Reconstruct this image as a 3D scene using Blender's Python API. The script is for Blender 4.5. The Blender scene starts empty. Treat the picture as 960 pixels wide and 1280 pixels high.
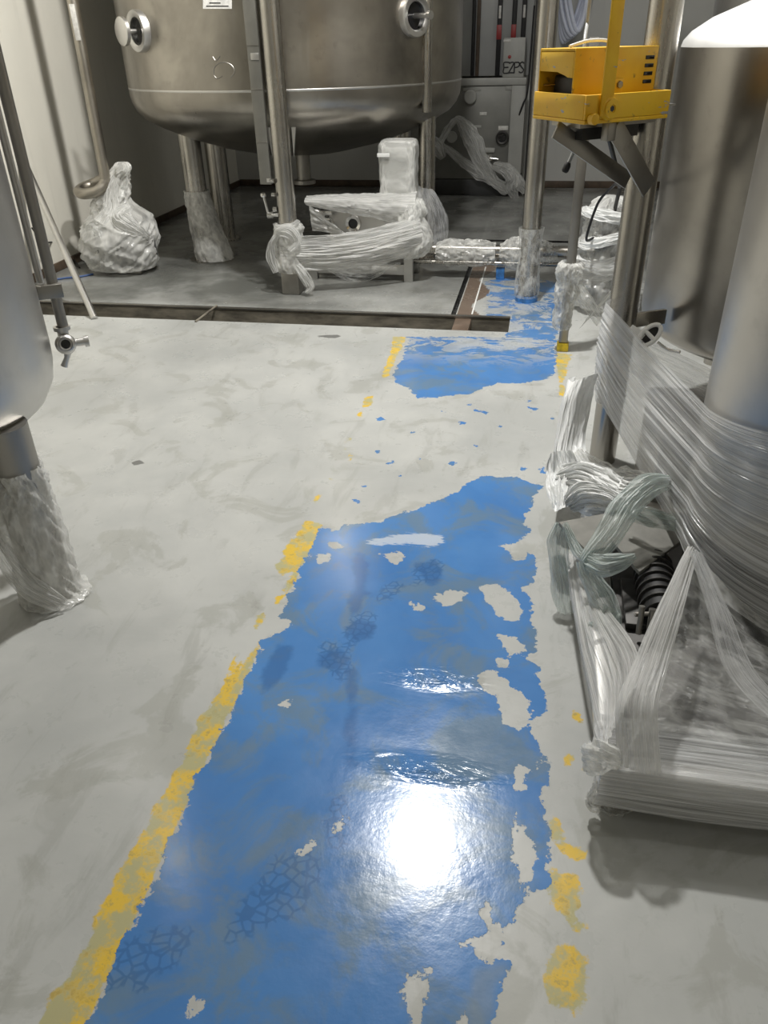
import bpy, bmesh, math, random
import numpy as np
from mathutils import Vector, Matrix, noise
random.seed(7)
SC = bpy.context.scene
COL = SC.collection
# ------------------------------------------------------------------ camera model
FOC = 960.0
PPX, PPY = 480.0, 640.0
def _ray(x, y): return np.array([x-PPX, y-PPY, FOC])
def _n(v): return v/np.linalg.norm(v)
_d = _n(_ray(520, 2210)); _y = _ray(690, 47); _y = _n(_y-_d*(_y@_d)); _z = -_d; _x = np.cross(_y, _z)
RW = np.array([_x, _y, _z])
CAM = np.array([0, 0, 1.6])
def _w(p): return RW@_ray(*p)
def G(px, py, z=0.0):
    r = _w((px, py)); return Vector(CAM+r*((z-CAM[2])/r[2]))
def AY(px, py, Y):
    r = _w((px, py)); return Vector(CAM+r*(Y/r[1]))
def AX(px, py, X):
    r = _w((px, py)); return Vector(CAM+r*(X/r[0]))
def AD(px, py, d):
    r = _w((px, py)); return Vector(CAM+r*(d/math.hypot(r[0], r[1])))
def V(*a): return Vector(a)
PI = math.pi

# ------------------------------------------------------------------ materials
def newmat(name):
    m = bpy.data.materials.new(name); m.use_nodes = True
    nt = m.node_tree; nt.nodes.clear()
    out = nt.nodes.new('ShaderNodeOutputMaterial')
    return m, nt, out
def N(nt, t, **kw):
    n = nt.nodes.new(t)
    for k, v in kw.items():
        if k.startswith('i_'):
            n.inputs[k[2:].replace('_', ' ')].default_value = v
        else: setattr(n, k, v)
    return n
def L(nt, a, b): nt.links.new(a, b)
def mathn(nt, op, a, b=None, clamp=False):
    n = nt.nodes.new('ShaderNodeMath'); n.operation = op; n.use_clamp = clamp
    for i, v in enumerate((a, b)):
        if v is None: continue
        if isinstance(v, (int, float)): n.inputs[i].default_value = v
        else: nt.links.new(v, n.inputs[i])
    return n.outputs[0]
def mixc(nt, fac, a, b, mode='MIX'):
    n = nt.nodes.new('ShaderNodeMix'); n.data_type = 'RGBA'; n.blend_type = mode
    for idx, v in ((0, fac), (6, a), (7, b)):
        if isinstance(v, (int, float)): n.inputs[idx].default_value = v
        elif isinstance(v, tuple): n.inputs[idx].default_value = (*v[:3], 1)
        else: nt.links.new(v, n.inputs[idx])
    return n.outputs[2]
def sstep(nt, v, lo, hi):
    n = nt.nodes.new('ShaderNodeMapRange'); n.interpolation_type = 'SMOOTHSTEP'
    nt.links.new(v, n.inputs[0])
    n.inputs[1].default_value = lo; n.inputs[2].default_value = hi
    return n.outputs[0]
def tex(nt, vec, scale, detail=4, rough=.55, dist=0.0):
    n = nt.nodes.new('ShaderNodeTexNoise')
    n.inputs['Scale'].default_value = scale; n.inputs['Detail'].default_value = detail
    n.inputs['Roughness'].default_value = rough; n.inputs['Distortion'].default_value = dist
    nt.links.new(vec, n.inputs['Vector'])
    return n.outputs['Fac']
def mapping(nt, vec, scale=(1, 1, 1), loc=(0, 0, 0), rot=(0, 0, 0)):
    n = nt.nodes.new('ShaderNodeMapping')
    n.inputs['Scale'].default_value = scale; n.inputs['Location'].default_value = loc; n.inputs['Rotation'].default_value = rot
    nt.links.new(vec, n.inputs['Vector'])
    return n.outputs[0]
def bumpn(nt, h, strength, dist):
    n = nt.nodes.new('ShaderNodeBump'); n.inputs['Strength'].default_value = strength; n.inputs['Distance'].default_value = dist
    nt.links.new(h, n.inputs['Height'])
    return n.outputs[0]

def basic(name, col, rough=.5, metal=0.0, var=.12, scale=8, stretch=(1, 1, 1), rvar=.1, bump=.0, spec=.5):
    m, nt, out = newmat(name)
    tc = N(nt, 'ShaderNodeTexCoord'); v = mapping(nt, tc.outputs['Object'], stretch)
    f = tex(nt, v, scale, 5, .6)
    f2 = tex(nt, v, scale*.3, 3, .5)
    fm = mathn(nt, 'ADD', mathn(nt, 'MULTIPLY', f, .6), mathn(nt, 'MULTIPLY', f2, .4))
    c = mixc(nt, sstep(nt, fm, .35, .65), tuple(max(0, x*(1-var)) for x in col), tuple(min(1, x*(1+var)) for x in col))
    b = N(nt, 'ShaderNodeBsdfPrincipled'); L(nt, c, b.inputs['Base Color'])
    b.inputs['Metallic'].default_value = metal; b.inputs['Specular IOR Level'].default_value = spec
    r = mathn(nt, 'ADD', mathn(nt, 'MULTIPLY', mathn(nt, 'SUBTRACT', fm, .5), rvar*2), rough, True)
    L(nt, r, b.inputs['Roughness'])
    if bump: L(nt, bumpn(nt, f, bump, .01), b.inputs['Normal'])
    L(nt, b.outputs[0], out.inputs[0])
    return m
def steel(name, col=(.55, .53, .49), rough=.34, var=.16, grain=(14, 14, 1.2), scale=4, dirt=.25, aniso=0.0, rv=.22):
    m, nt, out = newmat(name)
    tc = N(nt, 'ShaderNodeTexCoord'); o = tc.outputs['Object']
    g = tex(nt, mapping(nt, o, grain), scale, 4, .6)
    bl = tex(nt, o, 1.7, 4, .6, .4)
    sp = tex(nt, o, 11, 6, .65)
    c = mixc(nt, sstep(nt, bl, .3, .7), tuple(x*(1-var) for x in col), tuple(min(1, x*(1+var)) for x in col))
    c = mixc(nt, mathn(nt, 'MULTIPLY', sstep(nt, sp, .56, .75), dirt), c, tuple(x*.45 for x in col))
    b = N(nt, 'ShaderNodeBsdfPrincipled'); L(nt, c, b.inputs['Base Color'])
    b.inputs['Metallic'].default_value = 1.0
    b.inputs['Anisotropic'].default_value = aniso
    r = mathn(nt, 'ADD', mathn(nt, 'MULTIPLY', mathn(nt, 'SUBTRACT', mathn(nt, 'ADD', mathn(nt, 'MULTIPLY', g, .5), mathn(nt, 'MULTIPLY', bl, .5)), .5), rv), rough, True)
    L(nt, r, b.inputs['Roughness'])
    L(nt, bumpn(nt, g, .018, .004), b.inputs['Normal'])
    L(nt, b.outputs[0], out.inputs[0])
    return m
def film(name, col=(.82, .83, .82), a0=.25, a1=.75, mode='UV', su=2, sv=30, rough=.28, shear=0.0, transl=.25):
    """clear plastic film: white haze over a see-through sheet"""
    m, nt, out = newmat(name)
    tc = N(nt, 'ShaderNodeTexCoord')
    if mode == 'UV':
        v = mapping(nt, tc.outputs['UV'], (su, sv, 1), rot=(0, 0, shear))
        f = tex(nt, v, 1.0, 5, .62, .25)
        f2 = tex(nt, mapping(nt, tc.outputs['UV'], (su*.8, sv*(3.1 if not shear else 1.3), 1), (3, 1, 0), (0, 0, -shear*.7)), 1.0, 3, .6, .2)
    else:
        v = mapping(nt, tc.outputs['Object'], (su, su, sv))
        f = tex(nt, v, 1.0, 6, .65, 1.2)
        f2 = tex(nt, mapping(nt, tc.outputs['Object'], (su*3, su*3, sv*2.4), (3, 1, 0)), 1.0, 4, .65, .8)
    r1 = mathn(nt, 'SUBTRACT', 1.0, mathn(nt, 'MULTIPLY', mathn(nt, 'ABSOLUTE', mathn(nt, 'SUBTRACT', f2, .5)), 5.0), True)
    h = mathn(nt, 'ADD', mathn(nt, 'MULTIPLY', sstep(nt, f, .32, .68), .5), mathn(nt, 'MULTIPLY', mathn(nt, 'MULTIPLY', r1, r1), .5))
    al = N(nt, 'ShaderNodeMapRange'); L(nt, h, al.inputs[0]); al.inputs[1].default_value = .1; al.inputs[2].default_value = .9
    al.inputs[3].default_value = a0; al.inputs[4].default_value = a1
    b = N(nt, 'ShaderNodeBsdfPrincipled'); b.inputs['Base Color'].default_value = (*col, 1)
    b.inputs['Roughness'].default_value = rough; b.inputs['Specular IOR Level'].default_value = .7
    nrm = bumpn(nt, mathn(nt, 'ADD', f, mathn(nt, 'MULTIPLY', r1, .4)), .55, .012)
    L(nt, nrm, b.inputs['Normal'])
    t = N(nt, 'ShaderNodeBsdfTranslucent'); t.inputs['Color'].default_value = (*col, 1)
    mx = N(nt, 'ShaderNodeMixShader'); mx.inputs[0].default_value = transl
    L(nt, b.outputs[0], mx.inputs[1]); L(nt, t.outputs[0], mx.inputs[2])
    tr = N(nt, 'ShaderNodeBsdfTransparent'); tr.inputs['Color'].default_value = (.97, .97, .97, 1)
    lw = N(nt, 'ShaderNodeLayerWeight'); lw.inputs['Blend'].default_value = .35
    fz = mathn(nt, 'MULTIPLY', mathn(nt, 'MULTIPLY', lw.outputs['Facing'], lw.outputs['Facing']), .55)
    at = mathn(nt, 'ADD', al.outputs[0], mathn(nt, 'MULTIPLY', fz, mathn(nt, 'SUBTRACT', 1.0, al.outputs[0])), True)
    m2 = N(nt, 'ShaderNodeMixShader'); L(nt, at, m2.inputs[0])
    L(nt, tr.outputs[0], m2.inputs[1]); L(nt, mx.outputs[0], m2.inputs[2])
    L(nt, m2.outputs[0], out.inputs[0])
    return m

M = {}
M['steel'] = steel('brushed_steel', (.37, .345, .305), .31, .24)
M['steel_pale'] = steel('satin_steel', (.60, .59, .57), .38, .1, dirt=.12)
M['steel_pipe'] = steel('tube_steel', (.43, .41, .375), .27, .14, grain=(20, 20, 2), rv=.08)
M['steel_mid'] = steel('brown_grey_steel', (.33, .31, .28), .30, .16, rv=.12)
M['hookpipe'] = steel('aged_tube_steel', (.40, .37, .32), .4, .2, rv=.1)
M['steel_dark'] = steel('weathered_steel', (.34, .325, .30), .42, .2, dirt=.5)
M['steel_bright'] = steel('polished_steel', (.72, .71, .69), .18, .08, dirt=.1)
M['iron'] = basic('dark_iron', (.06, .058, .055), .5, .6, .3, 12, bump=.1)
M['black'] = basic('black_rubber', (.012, .012, .013), .55)
M['void'] = basic('dark_glass', (.01, .01, .011), .12)
M['white'] = basic('white_plastic', (.78, .78, .76), .4, var=.04)
M['traygrey'] = basic('tray_grey', (.20, .195, .175), .4, .6, .1, 8)
M['lid'] = steel('bright_lid_steel', (.74, .74, .73), .55, .05, dirt=.05)
M['paper'] = basic('label_paper', (.62, .61, .58), .7, var=.18, scale=40)
M['ink'] = basic('ink', (.02, .02, .022), .6)
M['red'] = basic('red_paint', (.30, .03, .03), .45)
M['bluepaint'] = basic('blue_foot_paint', (.045, .17, .42), .4, var=.4, scale=30)
M['yellowfoot'] = basic('yellow_foot_paint', (.55, .40, .02), .45, var=.4, scale=30)
M['hose'] = basic('pale_blue_hose', (.68, .72, .85), .32, var=.1)
M['bluecable'] = basic('blue_cable', (.05, .10, .25), .5)
M['brown'] = basic('brown_skirting', (.075, .052, .035), .6, var=.35, scale=10)
M['board'] = basic('grey_board', (.22, .215, .195), .75, var=.15, scale=14, bump=.1)
M['cabgrey'] = basic('cabinet_grey', (.20, .20, .185), .45, .35, .12, 5)
M['cabpanel'] = basic('door_grey', (.34, .345, .34), .4, .1, .06, 4)
M['boxgrey'] = basic('box_grey', (.36, .36, .34), .5, var=.06)
M['plinth'] = basic('plinth_dark', (.035, .036, .036), .5, var=.3)
M['film_clear'] = film('clear_stretch_film', (.90, .91, .92), .08, .60, 'UV', 3, 26, .18)
M['film_band'] = film('wide_stretch_film', (.92, .93, .94), .20, .84, 'UV', 1.3, 24, .15)
M['film_white'] = film('white_film', (.90, .90, .88), .34, .90, 'UV', 2, 20, .22)
M['film_bag'] = film('crumpled_bag_film', (.90, .90, .87), .26, .80, 'UV', 4.5, 7, .2, .5)
M['film_thin'] = film('thin_bag_film', (.88, .89, .87), .06, .55, 'UV', 4.5, 6, .18, .5)
M['film_solid'] = film('milky_bag_film', (.94, .95, .94), .88, 1.0, 'UV', 3, 9, .25, 0, .08)
M['film_green'] = film('greenish_film', (.76, .84, .81), .32, .86, 'UV', 3, 10, .22)
M['motor'] = basic('motor_grey', (.10, .10, .10), .5, .3, .2, 10)

def yellow_mat():
    m, nt, out = newmat('chipped_yellow_paint')
    tc = N(nt, 'ShaderNodeTexCoord'); o = tc.outputs['Object']
    a = tex(nt, o, 22, 6, .7); b_ = tex(nt, o, 5, 4, .6)
    c = mixc(nt, sstep(nt, b_, .35, .65), (.72, .40, .012), (.80, .50, .02))
    c = mixc(nt, sstep(nt, a, .60, .68), c, (.30, .19, .03))
    chip = tex(nt, mapping(nt, o, (3, 3, 9), (4.2, 1, 2)), 4, 4, .6)
    c = mixc(nt, sstep(nt, chip, .655, .67), c, (.36, .36, .38))
    b = N(nt, 'ShaderNodeBsdfPrincipled'); L(nt, c, b.inputs['Base Color']); b.inputs['Roughness'].default_value = .42
    L(nt, bumpn(nt, a, .12, .004), b.inputs['Normal'])
    L(nt, b.outputs[0], out.inputs[0]); return m
M['yellow'] = yellow_mat()
def wall_mat(name, col):
    m, nt, out = newmat(name)
    tc = N(nt, 'ShaderNodeTexCoord'); o = tc.outputs['Object']
    a = tex(nt, o, .9, 5, .6); s = tex(nt, mapping(nt, o, (6, 6, .7)), 2, 4, .6)
    c = mixc(nt, sstep(nt, a, .3, .7), tuple(x*.93 for x in col), col)
    c = mixc(nt, mathn(nt, 'MULTIPLY', sstep(nt, s, .55, .75), .25), c, tuple(x*.75 for x in col))
    b = N(nt, 'ShaderNodeBsdfPrincipled'); L(nt, c, b.inputs['Base Color']); b.inputs['Roughness'].default_value = .55
    L(nt, b.outputs[0], out.inputs[0]); return m
M['wall'] = wall_mat('painted_wall', (.80, .775, .69))
M['wallback'] = wall_mat('grey_wall', (.50, .50, .48))
M['ceil'] = wall_mat('ceiling_panel', (.62, .62, .60))
M['trench'] = basic('dirty_concrete', (.16, .145, .115), .55, 0, .5, 7, (1, 1, 3), bump=.2)
M['mud'] = basic('wet_sludge', (.022, .022, .022), .16, 0, .6, 12, bump=.6)
M['brownepoxy'] = basic('bare_brown_epoxy', (.16, .115, .085), .35, 0, .2, 8)

def floor_mat():
    m, nt, out = newmat('painted_concrete_floor')
    tc = N(nt, 'ShaderNodeTexCoord'); o = tc.outputs['Object']
    def att(n): return N(nt, 'ShaderNodeAttribute', attribute_name=n).outputs['Fac']
    nf = tex(nt, o, 26, 6, .68); nm = tex(nt, o, 8, 5, .62); nl = tex(nt, o, 1.6, 5, .6, .3); nxl = tex(nt, o, .55, 3, .5)
    streak = tex(nt, mapping(nt, o, (9, 2.5, 1), rot=(0, 0, .5)), 1.2, 5, .65, .5)
    # bare grey coat with scuffs, pale rubs and stains
    base = mixc(nt, sstep(nt, nl, .3, .7), (.40, .408, .395), (.50, .505, .485))
    base = mixc(nt, mathn(nt, 'MULTIPLY', sstep(nt, streak, .54, .68), .30), base, (.27, .27, .245))
    base = mixc(nt, mathn(nt, 'MULTIPLY', sstep(nt, tex(nt, mapping(nt, o, (1, 1, 1), (7, 3, 0)), 3.4, 6, .62, .9), .55, .62), .38), base, (.29, .29, .255))
    base = mixc(nt, mathn(nt, 'MULTIPLY', sstep(nt, nm, .60, .75), .25), base, (.53, .53, .51))
    base = mixc(nt, mathn(nt, 'MULTIPLY', sstep(nt, nf, .66, .74), .35), base, (.24, .24, .22))
    vo = N(nt, 'ShaderNodeTexVoronoi', feature='DISTANCE_TO_EDGE'); vo.inputs['Scale'].default_value = 2.1
    dv = mixc(nt, .12, o, tex(nt, o, 3, 3))
    L(nt, dv, vo.inputs['Vector'])
    wet_shade = att('wet_shade')
    wn = mathn(nt, 'MULTIPLY', wet_shade, mathn(nt, 'ADD', mathn(nt, 'MULTIPLY', sstep(nt, nl, .38, .62), -.30), .92), True)
    base = mixc(nt, wn, base, (.105, .107, .098))  # wet dirty floor and the tank's shade, both darkened into the base colour
    brown = att('brown')
    base = mixc(nt, sstep(nt, mathn(nt, 'ADD', brown, mathn(nt, 'MULTIPLY', nm, .25)), .45, .6), base, (.155, .112, .083))
    # dark spots
    dk = mathn(nt, 'ADD', mathn(nt, 'ADD', att('sd_dark'), .008), mathn(nt, 'MULTIPLY', mathn(nt, 'SUBTRACT', nf, .5), .02))
    base = mixc(nt, mathn(nt, 'MULTIPLY', sstep(nt, dk, -.003, .003), .8), base, (.10, .10, .095))
    # yellow stripe
    ynz = mathn(nt, 'ADD', mathn(nt, 'MULTIPLY', mathn(nt, 'SUBTRACT', nm, .5), .05), mathn(nt, 'MULTIPLY', mathn(nt, 'SUBTRACT', nf, .5), .05))
    ysd = mathn(nt, 'ADD', att('sd_yellow'), ynz)
    ym = sstep(nt, ysd, -.004, .004)
    ycol = mixc(nt, sstep(nt, tex(nt, o, 13, 5, .68), .44, .58), (.42, .39, .20), (.70, .46, .03))
    ycol = mixc(nt, mathn(nt, 'MULTIPLY', sstep(nt, nf, .55, .66), .55), ycol, (.25, .23, .12))
    base = mixc(nt, mathn(nt, 'MULTIPLY', ym, .93), base, ycol)
    # blue walkway
    wear = att('wear')
    bnz = mathn(nt, 'ADD', mathn(nt, 'MULTIPLY', mathn(nt, 'SUBTRACT', nm, .5), .07), mathn(nt, 'MULTIPLY', mathn(nt, 'SUBTRACT', nf, .5), .075))
    bnz = mathn(nt, 'MULTIPLY', bnz, mathn(nt, 'ADD', 1.0, mathn(nt, 'MULTIPLY', wear, 1.3)))
    bsd = mathn(nt, 'ADD', att('sd_blue'), bnz)
    bm = sstep(nt, bsd, -.0015, .0015)
    rub = sstep(nt, tex(nt, mapping(nt, o, (1, 1.7, 1), (2, 5, 0)), 3.6, 9, .74, 1.1), .475, .52)
    bm = mathn(nt, 'MULTIPLY', bm, mathn(nt, 'SUBTRACT', 1.0, mathn(nt, 'MULTIPLY', wear, rub)))
    bcol = mixc(nt, sstep(nt, nl, .35, .65), (.062, .185, .445), (.085, .23, .51))
    grime = tex(nt, mapping(nt, o, (1, 1, 1), (11, 2, 0)), 4.5, 6, .65, .6)
    bcol = mixc(nt, mathn(nt, 'MULTIPLY', sstep(nt, grime, .45, .62), .66), bcol, (.155, .215, .245))
    dkb = mathn(nt, 'ADD', att('sd_mark'), mathn(nt, 'MULTIPLY', mathn(nt, 'SUBTRACT', nm, .5), .09))
    bcol = mixc(nt, mathn(nt, 'MULTIPLY', sstep(nt, dkb, -.012, .014), .6), bcol, (.035, .115, .30))
    vp = N(nt, 'ShaderNodeTexVoronoi', feature='DISTANCE_TO_EDGE'); vp.inputs['Scale'].default_value = 42; L(nt, mixc(nt, .03, o, tex(nt, o, 9, 3)), vp.inputs['Vector'])
    tread = mathn(nt, 'MULTIPLY', mathn(nt, 'SUBTRACT', 1.0, sstep(nt, vp.outputs[0], .05, .16)), sstep(nt, mathn(nt, 'ADD', att('sd_print'), mathn(nt, 'MULTIPLY', mathn(nt, 'SUBTRACT', nm, .5), .14)), -.004, .012))
    bcol = mixc(nt, mathn(nt, 'MULTIPLY', tread, .5), bcol, (.035, .11, .27))
    bcol = mixc(nt, mathn(nt, 'MULTIPLY', att('thin'), .5), bcol, (.22, .26, .28))
    base = mixc(nt, bm, base, bcol)
    sc = mathn(nt, 'ADD', att('sd_glint'), mathn(nt, 'MULTIPLY', mathn(nt, 'SUBTRACT', tex(nt, mapping(nt, o, (8, 40, 1)), 2, 5, .75), .5), .10))
    base = mixc(nt, mathn(nt, 'MULTIPLY', sstep(nt, sc, -.002, .004), .75), base, (.55, .60, .66))  # lamp reflection painted as a pale streak into the floor colour
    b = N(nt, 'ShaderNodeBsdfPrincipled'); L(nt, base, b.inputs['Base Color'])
    rg = mathn(nt, 'ADD', .30, mathn(nt, 'MULTIPLY', mathn(nt, 'SUBTRACT', nm, .5), .25))
    rg = mathn(nt, 'SUBTRACT', rg, mathn(nt, 'MULTIPLY', bm, .10))
    rg = mathn(nt, 'SUBTRACT', rg, mathn(nt, 'MULTIPLY', wet_shade, .08), True)
    L(nt, rg, b.inputs['Roughness']); b.inputs['Specular IOR Level'].default_value = .28
    # a clear glossy lacquer over the coats
    b.inputs['Coat Weight'].default_value = .16; b.inputs['Coat Roughness'].default_value = .12
    rip = att('ripple')
    rw = tex(nt, mapping(nt, o, (8, 22, 1)), 1.5, 3, .5, 1.2)
    hgt = mathn(nt, 'ADD', mathn(nt, 'MULTIPLY', nm, .0016), mathn(nt, 'MULTIPLY', nf, .0005))
    hgt = mathn(nt, 'ADD', hgt, mathn(nt, 'MULTIPLY', bm, .0007))
    hgt = mathn(nt, 'ADD', hgt, mathn(nt, 'MULTIPLY', mathn(nt, 'MULTIPLY', rip, rw), .026))
    bp = N(nt, 'ShaderNodeBump'); bp.inputs['Strength'].default_value = .6; bp.inputs['Distance'].default_value = 1.0
    L(nt, hgt, bp.inputs['Height']); L(nt, bp.outputs[0], b.inputs['Normal']); L(nt, bp.outputs[0], b.inputs['Coat Normal'])
    L(nt, b.outputs[0], out.inputs[0]); return m
M['floor'] = floor_mat()

# ------------------------------------------------------------------ mesh helpers
def wloc(o):
    v = Vector((0, 0, 0))
    while o is not None: v += o.location; o = o.parent
    return v
class MB:
    def __init__(s): s.bm = bmesh.new(); s.uv = s.bm.loops.layers.uv.new('UVMap')
    def ring_faces(s, rings, closed=True, smooth=True, uv=False):
        vs = [[s.bm.verts.new(p) for p in r] for r in rings]
        n = len(vs[0]); R = len(vs)
        for i in range(R-1):
            for j in range(n if closed else n-1):
                k = (j+1) % n
                q = [vs[i][j], vs[i][k], vs[i+1][k], vs[i+1][j]]
                try: f = s.bm.faces.new(q)
                except ValueError: continue
                f.smooth = smooth
                U = [(i/(R-1), j/n), (i/(R-1), (j+1)/n), ((i+1)/(R-1), (j+1)/n), ((i+1)/(R-1), j/n)]
                for l, u in zip(f.loops, U): l[s.uv].uv = u
        return vs
    def loft(s, rings, caps=True, smooth=True):
        vs = s.ring_faces(rings, True, smooth)
        if caps:
            for r, rev in ((vs[0], True), (vs[-1], False)):
                try:
                    f = s.bm.faces.new(r[::-1] if rev else r); f.smooth = False
                except ValueError: pass
        return s
    def tube(s, path, r, n=20, caps=True):
        P = [Vector(p) for p in path]
        if isinstance(r, (int, float)): r = [r]*len(P)
        t = [(P[min(i+1, len(P)-1)]-P[max(i-1, 0)]).normalized() for i in range(len(P))]
        a = t[0].orthogonal().normalized(); rings = []
        for i, p in enumerate(P):
            a = (a-t[i]*a.dot(t[i])).normalized(); b = t[i].cross(a)
            rings.append([p+(a*math.cos(2*PI*k/n)+b*math.sin(2*PI*k/n))*r[i] for k in range(n)])
        return s.loft(rings, caps)
    def cyl(s, p, q, r, r2=None, n=28): return s.tube([p, q], [r, r if r2 is None else r2], n)
    def lathe(s, prof, c, axis=(0, 0, 1), n=64, caps=False):
        ax = Vector(axis).normalized(); a = ax.orthogonal().normalized(); b = ax.cross(a); c = Vector(c)
        return s.loft([[c+ax*z+(a*math.cos(2*PI*k/n)+b*math.sin(2*PI*k/n))*max(r, 1e-4) for k in range(n)] for r, z in prof], caps)
    def box(s, lo, hi, bev=.004): 
        lo = Vector(lo); hi = Vector(hi)
        return s.obox((lo+hi)/2, (1, 0, 0), (0, 1, 0), (hi-lo)/2, bev)
    def obox(s, c, ux, uy, half, bev=.004):
        ux = Vector(ux).normalized(); uy = Vector(uy); uy = (uy-ux*uy.dot(ux)).normalized(); uz = ux.cross(uy); c = Vector(c)
        vs = []
        for k in (-1, 1):
            for j in (-1, 1):
                for i in (-1, 1): vs.append(s.bm.verts.new(c+ux*half[0]*i+uy*half[1]*j+uz*half[2]*k))
        fs = [s.bm.faces.new([vs[i] for i in q]) for q in ((0, 2, 3, 1), (4, 5, 7, 6), (0, 1, 5, 4), (2, 6, 7, 3), (0, 4, 6, 2), (1, 3, 7, 5))]
        if bev:
            bev = min(bev, min(half)*.8)
            es = list({e for f in fs for e in f.edges})
            bmesh.ops.bevel(s.bm, geom=es, offset=bev, segments=2, profile=.5, affect='EDGES')
        return s
    def hexa(s, p):   # 8 corners: bottom 4 ccw, top 4 ccw
        vs = [s.bm.verts.new(q) for q in p]
        for q in ((3, 2, 1, 0), (4, 5, 6, 7), (0, 1, 5, 4), (1, 2, 6, 5), (2, 3, 7, 6), (3, 0, 4, 7)): s.bm.faces.new([vs[i] for i in q])
        return s
    def prism(s, poly, ext, bev=0):   # polygon points + extrusion vector
        e = Vector(ext); a = [s.bm.verts.new(p) for p in poly]; b = [s.bm.verts.new(Vector(p)+e) for p in poly]
        n = len(a)
        fs = [s.bm.faces.new(a[::-1]), s.bm.faces.new(b)]
        for i in range(n): fs.append(s.bm.faces.new([a[i], a[(i+1) % n], b[(i+1) % n], b[i]]))
        if bev:
            bmesh.ops.bevel(s.bm, geom=list({e for f in fs for e in f.edges}), offset=bev, segments=2, profile=.5, affect='EDGES')
        return s
    def sheet(s, fn, nu, nv, amp=0.0, fu=6, fv=24, seed=0, edge=.0):
        """grid surface fn(u,v) pushed along its normal by stretched ridged noise"""
        P = [[Vector(fn(i/nu, j/nv)) for j in range(nv+1)] for i in range(nu+1)]
        Q = []
        for i in range(nu+1):
            row = []
            for j in range(nv+1):
                du = P[min(i+1, nu)][j]-P[max(i-1, 0)][j]; dv = P[i][min(j+1, nv)]-P[i][max(j-1, 0)]
                nn = du.cross(dv)
                nn = nn.normalized() if nn.length > 1e-9 else Vector((0, 0, 1))
                u, v = i/nu, j/nv
                h = wrk(u*fu, v*fv, seed)
                p = P[i][j]+nn*h*amp
                if edge and dv.length > 1e-9:
                    w = (1 if j == nv else -1 if j == 0 else 0)
                    if w: p += dv.normalized()*w*edge*noise.noise((u*fu*3, seed*3.1+w, 0))
                row.append(p)
            Q.append(row)
        s.ring_faces(Q, closed=False)
        return s
    def blob(s, rings, n=56, amp=.02, f=(9, 9, 9), seed=0, cap=True, folds=1.0):
        """wrapping made of stacked ellipses (centre, rx, ry, axisx, axisy) with crumple noise"""
        out = []; dist = 0; pc = None
        for c, rx, ry, ax, ay in rings:
            c = Vector(c); ax = Vector(ax); ay = Vector(ay); rr = []
            if pc is not None: dist += (c-pc).length
            pc = c
            for k in range(n):
                a = 2*PI*k/n; d = ax*math.cos(a)*rx+ay*math.sin(a)*ry
                p = c+d
                h = crm((p.x*f[0], p.y*f[1], p.z*f[2]), seed)
                if folds:
                    tw = a+dist*4.5; q = Vector((math.cos(tw)*1.7+seed, math.sin(tw)*1.7, dist*6+seed*1.7)); q2 = Vector((math.cos(tw-dist*9)*4+seed, math.sin(tw-dist*9)*4-seed, dist*10))
                    g = (1-2.4*abs(noise.noise(q)))*.55+(1-2.4*abs(noise.noise(q2)))*.5-.45
                    h = h*(1-.65*folds)+g*folds*.85
                rr.append(p+d.normalized()*h*min(amp, .8*min(rx, ry)))
            out.append(rr)
        return s.loft(out, cap)
    def build(s, name, mat, parent=None, base=None, sharp=38):
        bmesh.ops.recalc_face_normals(s.bm, faces=s.bm.faces[:])
        me = bpy.data.meshes.new(name)
        off = wloc(parent) if parent else (Vector(base) if base is not None else Vector((0, 0, 0)))
        if off.length: bmesh.ops.translate(s.bm, verts=s.bm.verts[:], vec=-off)
        for f in s.bm.faces: f.smooth = True
        s.bm.to_mesh(me); s.bm.free()
        me.set_sharp_from_angle(angle=math.radians(sharp))
        me.materials.append(mat)
        o = bpy.data.objects.new(name, me); COL.objects.link(o)
        if parent: o.parent = parent
        else: o.location = off
        return o
def wrk(a, b, seed):
    n1 = noise.noise((a, b, seed*7.3)); n2 = noise.noise((a*2.1+5, b*2.3, seed*7.3+2)); n3 = noise.noise((a*3.2, b*5.1+3, seed*3.3+9))
    return (1-2*abs(n1))*.6+(1-2*abs(n2))*.3+n3*.3-.45
def crm(p, seed):
    q = Vector(p)+Vector((seed*3.7, seed*1.9, seed*5.3))
    w = Vector((noise.noise(q*.7), noise.noise(q*.7+Vector((5, 2, 1))), noise.noise(q*.7+Vector((1, 8, 3)))))*.9
    q = q+w
    return (1-2.2*abs(noise.noise(q)))*.55+(1-2.2*abs(noise.noise(q*2.3)))*.3+noise.noise(q*5)*.2-.35
def resamp(rings, k):
    """smooth interpolation between control rings (centre, rx, ry, ax, ay)"""
    out = []
    for i in range(len(rings)-1):
        a, b = rings[i], rings[i+1]
        p0 = rings[max(i-1, 0)]; p3 = rings[min(i+2, len(rings)-1)]
        for j in range(k):
            t = j/k
            cr = lambda x0, x1, x2, x3: x1+.5*t*(x2-x0+t*(2*x0-5*x1+4*x2-x3+t*(3*(x1-x2)+x3-x0)))
            c = Vector([cr(p0[0][d], a[0][d], b[0][d], p3[0][d]) for d in range(3)])
            out.append((c, max(.004, cr(p0[1], a[1], b[1], p3[1])), max(.004, cr(p0[2], a[2], b[2], p3[2])), Vector(a[3]).lerp(Vector(b[3]), t).normalized(), Vector(a[4]).lerp(Vector(b[4]), t).normalized()))
    out.append(rings[-1]); return out
XA, YA, ZA = (1, 0, 0), (0, 1, 0), (0, 0, 1)
def zr(x, y, z, rx, ry=None): return ((x, y, z), rx, ry if ry else rx, XA, YA)
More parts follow.
